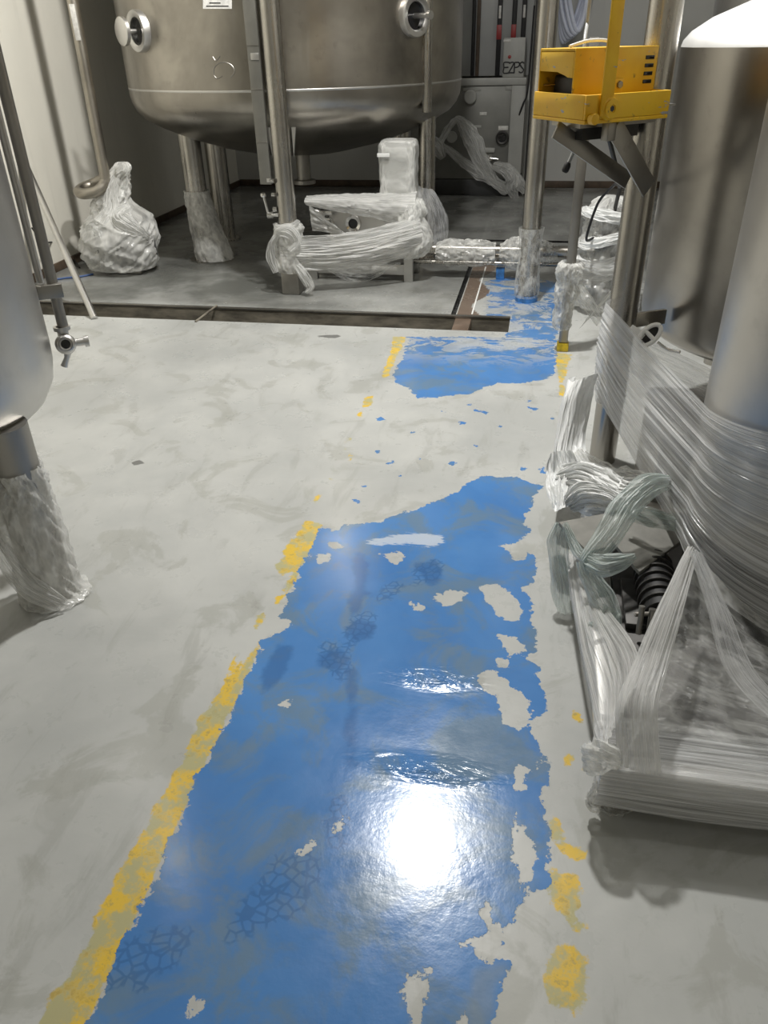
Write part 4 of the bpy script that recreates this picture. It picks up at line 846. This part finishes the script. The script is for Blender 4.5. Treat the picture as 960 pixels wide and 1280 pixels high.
# panel with cable ducts above
pn = thing('switch_panel', 'tall grey panel with black cable strips above the machine cabinet', 'panel', (-.75, 10.35, 1.24))
mb = MB(); mb.box((-1.6, 10.30, 1.24), (-.22, 10.5, 2.7), .008); mb.build('board', M['cabpanel'], pn)
for px in (592, 598, 624, 642, 654):
    x = AY(px, 40, 10.28).x; w = .020 if px in (592, 598) else .026
    mb = MB(); mb.box((x-w, 10.255, 1.245), (x+w, 10.299, 2.65), .006); st = mb.build('cable_strip', M['brown'] if px == 598 else M['black'], pn)
    if px in (624, 642):
        mb = MB(); mb.box((x-w-.002, 10.25, 1.60), (x+w+.002, 10.2545, 1.74), .002); mb.build('red_marker', M['red'], st)
    if px in (624, 654):
        mb = MB(); mb.box((x-w*.5, 10.25, 1.80), (x+w*.5, 10.2545, 1.92), .002); mb.build('strip_label', M['paper'], st)
eb = thing('control_box', 'small grey box with handwritten black letters on top of the cabinet', 'box', (-.44, 10.0, 1.235))
x0, x1 = AY(629, 70, FY-.02).x, AY(656, 70, FY-.02).x; z1 = AY(640, 47, FY).z
mb = MB(); mb.box((x0, FY-.02, 1.236), (x1, 10.2, z1), .008); mb.build('case', M['boxgrey'], eb)
def strokes(mb, segs, ox, oz, s, y):
    for st in segs:
        mb.tube(spline([(ox+a*s, y, oz+b*s) for a, b in st], 5), .007, 8)
mb = MB(); zb_ = AY(640, 91, FY-.02).z; s = (AY(640, 78, FY-.02).z-zb_)
w = (x1-x0)
lets = [[[(.62, 1), (0, 1), (0, .5), (0, 0), (.62, 0)], [(0, .52), (.5, .54)]], [[(0, .9), (.3, 1.02), (.55, .95)], [(.55, .95), (.3, .5), (0, .02)], [(0, .02), (.65, .0)]], [[(.05, 0), (.05, 1)], [(.05, 1), (.5, .98), (.58, .74), (.4, .55), (.05, .5)]], [[(.55, .9), (.3, 1.02), (.08, .82), (.3, .52), (.52, .25), (.3, 0), (.0, .1)]]]
for k, l in enumerate(lets): strokes(mb, [[(a, b) for a, b in q] for q in l], x0+w*(.06+.235*k), zb_, s, FY-.021)
mb.build('lettering', M['ink'], eb)
c = AY(637, 71, FY-.02); mb = MB(); mb.lathe([(0, .008), (.018, .006), (.018, 0)], c, (0, -1, 0), 16); mb.build('indicator', M['red'], eb)
c = AY(634, 51, FY-.02); mb = MB(); mb.box((c.x-.04, FY-.024, c.z-.012), (c.x+.04, FY-.02, c.z+.012), .001); mb.build('tag_plate', M['paper'], eb)
fr = thing('partition_post', 'tall grey frame post standing right of the machine cabinet', 'post', (-.13, 9.95, 0))
mb = MB(); mb.box((-.20, 9.9, 0), (-.06, 10.02, 3.4), .006); mb.build('profile', M['boxgrey'], fr)
mb = MB(); mb.box((-.195, 9.893, 0.01), (-.165, 9.899, 3.4), .002); mb.build('seal', M['black'], fr)
mb = MB(); mb.tube(spline([(-.21, 9.9, 1.9), (-.215, 9.9, 1.4), (-.225, 9.9, 1.08), (-.26, 9.9, .98), (-.3, 9.93, .86)], 8), .010, 10); tag(mb.build('power_cable', M['black'], base=(-.25, 9.9, .85)), 'thin black cable running down beside the cabinet frame post', 'cable')
# film draped on the cabinet
Y0 = 9.84
A = lambda px, py, dy=0: AY(px, py, Y0+dy)
mb = ribbon([A(546, 186), A(556, 168), A(569, 150), A(580, 157), A(592, 178), A(604, 205), A(622, 232), A(634, 240)], [.08, .09, .07, .15, .22, .18, .11, .08], .04, 7, 81, nv=40)
cf = mb.build('plastic_wrap', M['film_white'], base=A(600, 200)); tag(cf, 'loops of grey film draped across the front of the machine cabinet', 'plastic wrap')
ribbon([A(546, 182), A(558, 186), A(575, 200), A(595, 214), A(612, 224), A(628, 232), A(636, 240)], [.08, .08, .11, .14, .14, .11, .08], .04, 6, 82, nv=40).build('lower_loop', M['film_white'], cf)
ribbon([A(616, 208, -.03), A(632, 212, -.03), A(641, 224, -.03), A(640, 238, -.03), A(646, 250, -.03)], [.08, .17, .19, .14, .06], .04, 6, 83).build('knot', M['film_white'], cf)
ribbon([A(634, 212), A(646, 226), A(657, 240)], [.08, .16, .10], .03, 5, 84).build('loose_tail', M['film_white'], cf)
ribbon([A(538, 172, -.03), A(546, 184, -.03), A(554, 198, -.03)], [.08, .2, .06], .04, 5, 85).build('knot', M['film_white'], cf)
# coiled hose
hc = thing('hose_coil', 'pale blue hose coiled on a hook on the back wall', 'hose', (.21, 10.42, 1.9))
for k in range(6):
    cx_ = .205+.010*(k-2.5); a_ = .165-.022*abs(k-2.5)+.01*(k % 2); b_ = .42+.03*(k % 3)
    cz = 1.56+b_+.02*k; ph = .15*(k-2.5)
    pts = [V(cx_+a_*math.sin(t)*(1-.35*math.cos(t))+ph*.12*math.cos(t), 10.44-.022*k+.02*math.cos(t*1+k), cz+b_*-math.cos(t)) for t in np.linspace(.02, 2*PI-.02, 41)]
    mb = MB(); mb.tube(pts+[pts[0]], .026, 14, False); mb.build('loop', M['hose'], hc)
mb = MB(); mb.tube([(.205, 10.552, 2.42), (.205, 10.27, 2.42), (.205, 10.25, 2.47)], .014, 12); mb.build('hook', M['steel_dark'], hc)
hg = [AD(737, 2, 3.3), AD(734, 30, 3.3), AD(731, 52, 3.2), AD(728, 110, 3.16), AD(725, 150, 3.14), AD(722, 175, 3.14), AD(716, 192, 3.14), AD(711, 203, 3.14)]
hca = thing('hanging_cable', 'grey cable with black plug hanging below the yellow box', 'cable', hg[-1])
hg2 = [hg[0]+V(.02, 0, .7)]+hg
mb = MB(); mb.tube(spline(hg2, 8), .0065, 12); mb.build('cord', M['cabpanel'], hca)
dd = (hg[-1]-hg[-2]).normalized(); mb = MB(); mb.tube([hg[-1], hg[-1]+dd*.012, hg[-1]+dd*.03, hg[-1]+dd*.036], [.008, .013, .013, .009], 16); mb.build('plug', M['black'], hca)
M['near'] = steel('near_vessel_steel', (.50, .475, .44), .36, .1, dirt=.15, rv=.1)
# ------------------------------------------------------------------ right hand mixing machine
MC, MR = Vector((1.19, 3.56, 0)), .70
mv = thing('mixing_vessel', 'tall steel mixing vessel with bright domed lid right of the yellow box', 'vessel', MC)
mb = MB(); mb.lathe([(MR, 1.56), (MR, .56), (.69, .52), (.66, .495), (.5, .47), (0, .45)], MC, n=140); mb.build('shell', M['steel_mid'], mv)
mb = MB(); mb.lathe([(MR+.0005, 1.56), (MR-.006, 1.582), (MR-.032, 1.612), (.60, 1.655), (.48, 1.703), (.3, 1.755), (.12, 1.78), (0, 1.785)], MC, n=140); mb.build('domed_lid', M['lid'], mv)
for x, y, zt in ((RX, RY, 3.2), (1.05, 4.45, 1.0), (1.9, 3.9, 1.0)):
    mb = MB(); mb.cyl((x, y, 0), (x, y, zt), .056, n=40); mb.build('leg', M['steel_pipe'], mv)
mb = MB(); mb.obox((RX+.10, RY+.06, .62), (.89, .45, 0), (0, 0, 1), (.09, .03, .008), .003); mb.build('leg_bracket', M['steel_pipe'], mv)
sp = AD(812, 419, 3.0)
tw = (Vector(CAM)-sp).normalized(); su_ = tw.cross(V(0, 0, 1)).normalized(); sv_ = su_.cross(tw).normalized(); ua = (su_*-.55+sv_*1.0).normalized() if False else (-su_*.75+sv_*.9).normalized(); ub = tw.cross(ua).normalized()
se = thing('handle_fitting', 'white oval handle fitting at the lower rim of the mixing vessel', 'handle', sp)
mb = MB()
def oval(a, b, off, n=28): return [sp+tw*off+ua*a*math.cos(2*PI*k/n)*(1)+ub*b*math.sin(2*PI*k/n) for k in range(n)]
mb.tube(oval(.048, .026, .02)+[oval(.048, .026, .02)[0]], .0085, 12, False); mb.cyl(sp+tw*.02+ub*.024, sp+tw*.02-ub*.024, .008); mb.build('ring', M['white'], se)
mb = MB(); mb.loft([oval(.04, .021, -.03), oval(.042, .022, .012)]); mb.build('core', M['black'], se)
mb = MB(); a_, b_ = AD(788, 409, 3.0), AD(808, 424, 2.99); mb.obox((a_+b_)/2, b_-a_, tw, ((b_-a_).length/2, .006, .013), .003); mb.build('white_strap', M['white'], se)
mb = MB(); mb.tube(spline([AD(822, 428, 2.99), AD(835, 437, 2.97), AD(850, 440, 2.95)], 5), .006, 10); mb.build('stem', M['steel_bright'], se)
# background tank behind the mixing vessel
BC, BR_ = Vector((1.66, 5.35, 0)), .78
bt = thing('steel_tank', 'plain steel tank standing behind the domed mixing vessel at upper right', 'tank', BC)
mb = MB(); mb.lathe([(0, .5), (.5, .52), (.74, .6), (BR_, .7), (BR_, 2.6), (.6, 2.75), (0, 2.85)], BC, n=120); mb.build('shell', M['steel_pale'], bt)
for a in (0.4, 2.5, 4.6):
    mb = MB(); mb.cyl((BC.x+.6*math.cos(a), BC.y+.6*math.sin(a), 0), (BC.x+.6*math.cos(a), BC.y+.6*math.sin(a), .62), .07); mb.build('leg', M['steel_pipe'], bt)
# near cylinder vessel
FC, FR = Vector((.845, 2.03, 0)), .36
nv_ = thing('steel_vessel', 'near steel cylinder vessel at the right edge, lower half in stretch film', 'vessel', FC)
mb = MB(); mb.lathe([(FR, 2.4), (FR, .44), (.345, .40), (.10, .20), (.08, .18), (.08, .13)], FC, n=120); mb.build('shell', M['near'], nv_)
mb = MB(); mb.lathe([(FR, 2.4), (.2, 2.5), (0, 2.52)], FC, n=80); mb.build('lid', M['steel_pale'], nv_)
for a in (.3, 1.6, 2.7, 5.2):
    mb = MB(); mb.cyl((FC.x+.31*math.cos(a), FC.y+.31*math.sin(a), .178), (FC.x+.31*math.cos(a), FC.y+.31*math.sin(a), .50), .028); mb.build('leg', M['steel_pipe'], nv_)
# base frame of the machine
bf = thing('equipment_skid', 'low steel skid frame on feet under the near cylinder vessel', 'skid', (.9, 1.9, 0))
mb = MB(); mb.box((.24, 1.25, .085), (1.62, 1.31, .175), .008); mb.build('front_rail', M['steel_pale'], bf)
mb = MB(); mb.box((.24, 1.311, .085), (.30, 2.50, .175), .008); mb.build('side_rail', M['steel_pale'], bf)
mb = MB(); mb.box((.301, 2.44, .085), (1.62, 2.50, .175), .008); mb.box((1.56, 1.311, .085), (1.62, 2.439, .175), .008); mb.box((.86, 1.311, .085), (.92, 2.439, .15), .008); mb.build('rear_rail', M['steel_pale'], bf)
mb = MB(); mb.box((.31, 1.32, .151), (1.55, 2.43, .176), .003); mb.build('deck', M['iron'], bf)
for x, y in ((.295, 1.32), (1.55, 1.32), (.295, 2.43), (1.55, 2.43)):
    mb = MB(); mb.cyl((x, y, 0), (x, y, .084), .036); mb.lathe([(0, 0), (.045, 0), (.045, .015), (0, .02)], (x, y, 0), n=24); mb.build('foot', M['steel_dark'], bf)
mo = thing('drive_motor', 'dark finned motor in the open gap of the wrapped base frame', 'motor', (.40, 1.86, .177))
mb = MB(); mb.box((.33, 1.76, .178), (.52, 1.98, .20), .004); mb.build('base', M['iron'], mo)
mb = MB(); mb.cyl((.42, 1.76, .236), (.42, 2.03, .236), .05, n=32); mb.build('body', M['black'], mo)
for k in range(7):
    mb = MB(); mb.lathe([(.049, 0), (.058, .001), (.058, .007), (.049, .008)], (.42, 1.79+.035*k, .236), (0, 1, 0), 32); mb.build('fin', M['iron'], mo)
mb = MB(); mb.cyl((.345, 1.74, .25), (.40, 1.75, .25), .007); mb.cyl((.36, 1.72, .20), (.36, 1.74, .28), .008); mb.cyl((.39, 1.72, .19), (.39, 1.745, .27), .010); mb.lathe([(.012, 0), (.02, .004), (.02, .014), (.012, .018)], (.42, 1.73, .22), (0, 1, 0), 20); mb.build('fitting', M['steel_dark'], mo)
mb = MB(); mb.box((.47, 1.82, .20), (.53, 1.94, .27), .01); mb.build('terminal_box', M['iron'], mo)
# interior clutter behind film under the vessel
mb = MB(); mb.box((.48, 2.55, .0), (.86, 3.0, .42), .02); gb = mb.build('gearbox', M['steel_dark'], base=(.67, 2.78, 0)); tag(gb, 'dark steel gearbox housing in the gap under the mixing vessel', 'gearbox')
# board scraps
pts = [V(.138, 2.10, .305), V(.222, 1.955, .30), V(.364, 1.884, .295), V(.513, 2.09, .285), V(.40, 2.20, .30), V(.294, 2.192, .305)]
mb = MB(); mb.prism([V(.138, 2.10, .305), V(.222, 1.955, .30), V(.33, 2.01, .305), V(.31, 2.18, .31)][::-1], (0, 0, -.012), .001); tag(mb.build('board_scrap', M['board'], base=(.24, 2.07, .30)), 'pale board scrap with white edge at the aisle side under greenish film', 'board')
mb = MB(); mb.prism([V(.29, 2.00, .318), V(.364, 1.884, .292), V(.513, 2.09, .285), V(.42, 2.20, .312), V(.31, 2.17, .318)][::-1], (0, 0, -.012), .001); tag(mb.build('board_scrap', M['board'], base=(.4, 2.04, .30)), 'grey board scrap above the dark motor gap', 'board')
# ---- films
lpt = V(.285, 3.09, 0)
aT = math.atan2(2.03-2.03, -1)
def plan(u):
    """left of the leg -> tangent to the near cylinder -> round its front"""
    r = FR+.012; a0 = math.radians(187)
    q = V(FC.x+r*math.cos(a0), FC.y+r*math.sin(a0), 0)
    if u < .06: a = (u/.06); return V(.43-.145*a, 3.20-.09*a**2, 0) if a < 1 else lpt
    if u < .5: return lpt.lerp(q, (u-.06)/.44)
    a = a0+(u-.5)/.5*math.radians(150); return V(FC.x+r*math.cos(a), FC.y+r*math.sin(a), 0)
def zt(u): return .715+(.045*min(1, u/.5)+.055*max(0, min(1, (u-.5)/.2)))
def zb(u): return .345+(.0*min(1, u/.5)-.09*max(0, min(1, (u-.5)/.2)))
def bandf(u, v):
    p = plan(u); z = zt(u)+(zb(u)-zt(u))*v
    n = V(-1, -.35, 0).normalized()
    p = p+n*.035*math.sin(PI*v)*(math.sin(PI*min(1, u/.5)))*(1 if u < .5 else 0)
    return (p.x, p.y, z)
mb = MB(); mb.sheet(bandf, 150, 80, .010, 1.3, 17, 3, .006); tag(mb.build('stretch_film', M['film_band'], base=(.4, 2.5, .35)), 'broad stretch film belt from the bracket leg round the near vessel', 'plastic wrap')
mb = MB(); i0, i1 = V(.42, 3.08, 0), V(.86, 2.42, 0)
mb.sheet(lambda u, v: i0.lerp(i1, u)+V(-.02*math.sin(PI*v), -.03*math.sin(PI*v), .60-.02*u-.17*v), 50, 36, .012, 1.5, 8, 13); tag(mb.build('stretch_film', M['film_clear'], base=i0), 'inner run of stretch film passing behind the near vessel', 'plastic wrap')
mb = MB(); mb.blob([zr(RX, RY, z, .062) for z in np.linspace(.36, .28, 6)], 48, .008, (12, 12, 20), 88, False); tag(mb.build('stretch_film', M['film_clear'], base=(RX, RY, .28)), 'narrow film turn on the lower bracket leg of the mixing vessel', 'plastic wrap')
# white tent of film left of the leg
tl = spline([AY(716, 478, 2.98), AY(708, 500, 2.90), AY(699, 545, 2.80), AY(695, 590, 2.66), AY(694, 640, 2.48)], 12); tr = spline([AY(750, 466, 3.02), AY(741, 490, 3.0), AY(737, 520, 2.94), AY(731, 560, 2.82), AY(752, 612, 2.52)], 12)
def at_(S, u): f = u*(len(S)-1); a = int(min(f, len(S)-2)); return S[a].lerp(S[a+1], f-a)
mb = MB(); mb.sheet(lambda u, v: at_(tl, u).lerp(at_(tr, u), v)+V(-.5, -1, .3)*.035*math.sin(PI*v), 70, 50, .012, 2.0, 3.2, 91, .01); tw_ = mb.build('plastic_wrap', M['film_solid'], base=(.25, 2.7, .04)); tag(tw_, 'milky white film sheet hanging at the foot of the bracket leg', 'plastic wrap')
tl2 = [p+V(.02, .12, -.02) for p in tl]
mb = MB(); mb.sheet(lambda u, v: at_(tl, u).lerp(at_(tl2, u), v)+V(-.02, 0, 0)*math.sin(PI*v), 60, 16, .012, 2.0, 2, 92); mb.build('turned_edge', M['film_solid'], tw_)
mb = ribbon([AD(700, 566, 2.52), AD(704, 592, 2.46), AD(704, 614, 2.36), AD(702, 636, 2.26)], [.08, .12, .12, .06], .022, 7, 90, nv=44)
rw_ = mb.build('plastic_wrap', M['film_solid'], base=AD(760, 610, 2.35)); tag(rw_, 'thick crumpled white film heaped above the board scraps', 'plastic wrap')
ribbon([AD(702, 606, 2.42), AD(724, 604, 2.38), AD(750, 616, 2.32), AD(780, 622, 2.26), AD(812, 608, 2.22)], [.10, .17, .18, .13, .05], .026, 8, 93, nv=50).build('fold', M['film_solid'], rw_)
ribbon([AD(712, 630, 2.28), AD(730, 620, 2.27), AD(752, 622, 2.24), AD(776, 630, 2.2)], [.06, .10, .09, .04], .022, 7, 94, nv=44).build('fold', M['film_solid'], rw_)
ribbon([AD(724, 566, 2.72), AD(744, 590, 2.58), AD(772, 602, 2.42), AD(806, 600, 2.30)], [.05, .10, .12, .05], .018, 6, 89, nv=44).build('fold', M['film_bag'], rw_)
mb = ribbon([AD(834, 602, 2.16), AD(812, 606, 2.12), AD(786, 628, 2.05), AD(766, 660, 1.97), AD(746, 686, 1.92), AD(733, 703, 1.90)], [.05, .075, .085, .08, .07, .05], .02, 5, 95, nv=44)
gf = mb.build('plastic_wrap', M['film_green'], base=AD(764, 660, 1.98)); tag(gf, 'greenish film rag draped over the board scraps and hanging into the motor gap', 'plastic wrap')
ribbon([AD(731, 700, 1.90), AD(738, 722, 1.87), AD(752, 745, 1.83), AD(764, 770, 1.79), AD(769, 792, 1.76)], [.05, .055, .07, .06, .02], .016, 5, 101).build('hanging_end', M['film_green'], gf)
ribbon([AD(784, 640, 2.10), AD(812, 646, 2.09), AD(838, 653, 2.09), AD(852, 664, 2.10)], [.04, .055, .05, .015], .014, 5, 96).build('side_fold', M['film_green'], gf)
ribbon([AD(735, 701, 1.90), AD(755, 706, 1.85), AD(778, 702, 1.83), AD(795, 694, 1.83)], [.05, .07, .05, .015], .014, 4, 97).build('side_fold', M['film_green'], gf)
ribbon([AD(766, 762, 1.79), AD(752, 782, 1.75), AD(736, 780, 1.73)], [.06, .04, .012], .012, 4, 98).build('side_fold', M['film_green'], gf)
ribbon([AD(706, 655, 2.08), AD(722, 688, 1.99), AD(738, 700, 1.92), AD(740, 716, 1.88)], [.02, .035, .04, .02], .012, 5, 100).build('side_fold', M['film_green'], gf)
mb = ribbon([AD(702, 654, 2.14), AD(697, 676, 2.12), AD(699, 702, 2.08), AD(705, 730, 2.06), AD(708, 752, 2.06), AD(712, 778, 2.05)], [.04, .07, .065, .085, .08, .04], .02, 5, 99, nv=40)
tag(mb.build('plastic_wrap', M['film_green'], base=AD(712, 778, 2.06)), 'greenish film rag hanging down the aisle side below the pale board', 'plastic wrap')
KN = V(.243, 1.262, .20)
# left side sheet
o_ = [V(.172, 2.16, .15), V(.196, 1.75, .175), V(.225, 1.42, .19), KN]; i_ = [AY(742, 712, 2.0), AY(752, 752, 1.82), AY(798, 820, 1.52), AY(772, 905, 1.31)]
oS, iS = spline(o_, 14), spline(i_, 14)
mb = MB(); mb.sheet(lambda u, v: at_(oS, u).lerp(at_(iS, u), v)+V(0, 0, .02*math.sin(PI*v)), 70, 40, .014, 1.6, 7, 21); tag(mb.build('plastic_wrap', M['film_white'], base=V(.2, 1.7, .15)), 'white film side sheet along the aisle edge of the base frame', 'plastic wrap')
mb = MB(); mb.sheet(lambda u, v: at_(oS, u)+V(.005+.02*v, .0, -.09*v), 60, 12, .008, 2, 3, 22); tag(mb.build('plastic_wrap', M['film_band'], base=V(.2, 1.7, .1)), 'clear film skirt hanging on the aisle edge of the base frame', 'plastic wrap')
# twisted strand
l_ = spline([AD(861, 684, 1.92), AY(826, 750, 1.63), AY(792, 822, 1.46), AY(772, 880, 1.33), KN+V(.03, -.01, .0)], 14); r_ = spline([AD(872, 690, 1.90), AY(858, 750, 1.60), AY(836, 830, 1.43), AY(822, 890, 1.31), V(.37, 1.245, .185)], 14)
mb = MB(); mb.sheet(lambda u, v: at_(l_, u).lerp(at_(r_, u), v)+V(-.01, -.02, .02)*math.sin(PI*v), 70, 34, .012, 1.2, 6, 23); tag(mb.build('plastic_wrap', M['film_white'], base=KN), 'fan of gathered film running from the frame corner up to the belt', 'plastic wrap')
# right sheet under the belt
t_ = spline([AD(868, 684, 1.885), V(.56, 1.76, .36), V(.68, 1.68, .30), V(.85, 1.655, .28), V(1.25, 1.7, .28)], 10); b2 = spline([V(.26, 1.246, .182), V(.5, 1.244, .185), V(.8, 1.244, .186), V(1.1, 1.244, .186), V(1.62, 1.244, .186)], 10)
mb = MB(); mb.sheet(lambda u, v: at_(t_, u).lerp(at_(b2, u), v)+V(0, -.0, -.035*math.sin(PI*v)+.03*v*(1-v)), 90, 70, .012, 5, 5, 25); tag(mb.build('plastic_wrap', M['film_thin'], base=V(.6, 1.45, .2)), 'clear film sheet sloping from the near vessel to the front rail', 'plastic wrap')
l2 = spline([AD(868, 686, 1.87), AY(895, 755, 1.63), AY(925, 835, 1.47), AY(990, 900, 1.36)], 12)
mb = MB(); mb.sheet(lambda u, v: at_(l2, u)+V(.03, 0, .0)*(v-.5)*(1+2*u)+V(0, -.012, 0), 50, 12, .008, 1, 3, 27); tag(mb.build('plastic_wrap', M['film_clear'], base=l2[-1]), 'narrow taut film fold crossing the sloping clear sheet', 'plastic wrap')
mb = MB(); mb.sheet(lambda u, v: V(.236+1.39*u, 1.242-.012*math.sin(PI*v), .193-.125*v-.012*math.sin(9*u)*v), 110, 44, .010, 2.2, 9, 29, .004); tag(mb.build('stretch_film', M['film_band'], base=V(.9, 1.24, .07)), 'stretch film wound round the front rail of the base frame', 'plastic wrap')
mb = MB(); mb.sheet(lambda u, v: V(.236+1.39*u, 1.242+.16*v*(1-.2*u), .194+.012*math.sin(PI*v)), 110, 44, .010, 2.0, 7, 33); tag(mb.build('stretch_film', M['film_band'], base=V(.9, 1.3, .19)), 'stretch film lying over the top of the front rail', 'plastic wrap')
mb = sleeve([KN+V(-.012, .04, -.07), KN+V(-.022, .02, -.03), KN+V(-.015, 0, .005), KN+V(.01, -.012, .015), KN+V(.03, -.012, .0)], [.015, .028, .034, .03, .012], n=36, amp=.018, f=(22, 22, 22), seed=35); tag(mb.build('plastic_wrap', M['film_bag'], base=KN), 'crumpled film knot at the aisle corner of the base frame', 'plastic wrap')
rg = [zr(.295, 1.32, .083, .05), zr(.295, 1.32, .05, .053), zr(.293, 1.32, .02, .054), zr(.293, 1.318, .004, .05)]
mb = MB(); mb.blob(resamp(rg, 7), 56, .012, (18, 18, 40), 36, False); tag(mb.build('plastic_wrap', M['film_thin'], base=(.295, 1.32, 0)), 'clear film bandage round the front aisle foot of the base frame', 'plastic wrap')
mb = sleeve([V(.25, 1.27, .10), V(.238, 1.262, .06), V(.245, 1.262, .022)], [.012, .018, .010], n=24, amp=.01, f=(22, 22, 22), seed=37); tag(mb.build('plastic_wrap', M['film_bag'], base=V(.245, 1.262, .02)), 'small film wad hanging beside the front foot of the base frame', 'plastic wrap')

# ------------------------------------------------------------------ lamps, sky and camera
def lamp(name, loc, power, size, col=(1, .985, .95)):
    l = bpy.data.lights.new(name, 'AREA'); l.shape = 'DISK'; l.size = size; l.energy = power; l.color = col
    o = bpy.data.objects.new(name, l); COL.objects.link(o); o.location = loc; return o
lamp('ceiling_lamp', (-.525, 3.95, 4.0), 225, .22)
lamp('ceiling_lamp', (-2.52, 3.3, 4.0), 16, .18)
sl = bpy.data.lights.new('wall_fill_spot', 'SPOT'); sl.energy = 420; sl.spot_size = math.radians(75); sl.spot_blend = .7; sl.shadow_soft_size = .09; sl.color = (1, .975, .92)  # added spot without a known fixture, brightens left wall and tank
so = bpy.data.objects.new('wall_fill_spot', sl); COL.objects.link(so); so.location = (-1.5, 4.75, 4.2)
so.rotation_euler = (Vector((-3.9, 5.6, 1.3))-so.location).to_track_quat('-Z', 'Y').to_euler()
lamp('ceiling_lamp', (1.9, 1.6, 4.2), 14, .4)
lamp('ceiling_lamp', (-1.2, 8.6, 4.2), 6, .45)
lamp('ceiling_lamp', (1.3, 8.4, 4.2), 16, .45)
lamp('ceiling_lamp', (-.3, -.8, 4.2), 8, .5)  # fill lamp added behind the camera to lift the shadows
w = bpy.data.worlds.new('world'); SC.world = w; w.use_nodes = True
w.node_tree.nodes['Background'].inputs[0].default_value = (.6, .6, .58, 1); w.node_tree.nodes['Background'].inputs[1].default_value = .15
cd = bpy.data.cameras.new('camera'); cam = bpy.data.objects.new('camera', cd); COL.objects.link(cam)
cd.sensor_fit = 'VERTICAL'; cd.sensor_height = 36.0; cd.lens = 36.0*FOC/1280.0; cd.clip_start = .05
Rm = Matrix(RW.tolist())@Matrix(((1, 0, 0), (0, -1, 0), (0, 0, -1)))
cam.matrix_world = Matrix.Translation(Vector(CAM))@Rm.to_4x4()
SC.camera = cam
SC.view_settings.view_transform = 'Standard'; SC.view_settings.look = 'None'; SC.view_settings.gamma = 1.0
SC.view_settings.use_curve_mapping = False; SC.view_settings.exposure = -0.3
SC.cycles.transparent_max_bounces = 24
SC.cycles.max_bounces = 8
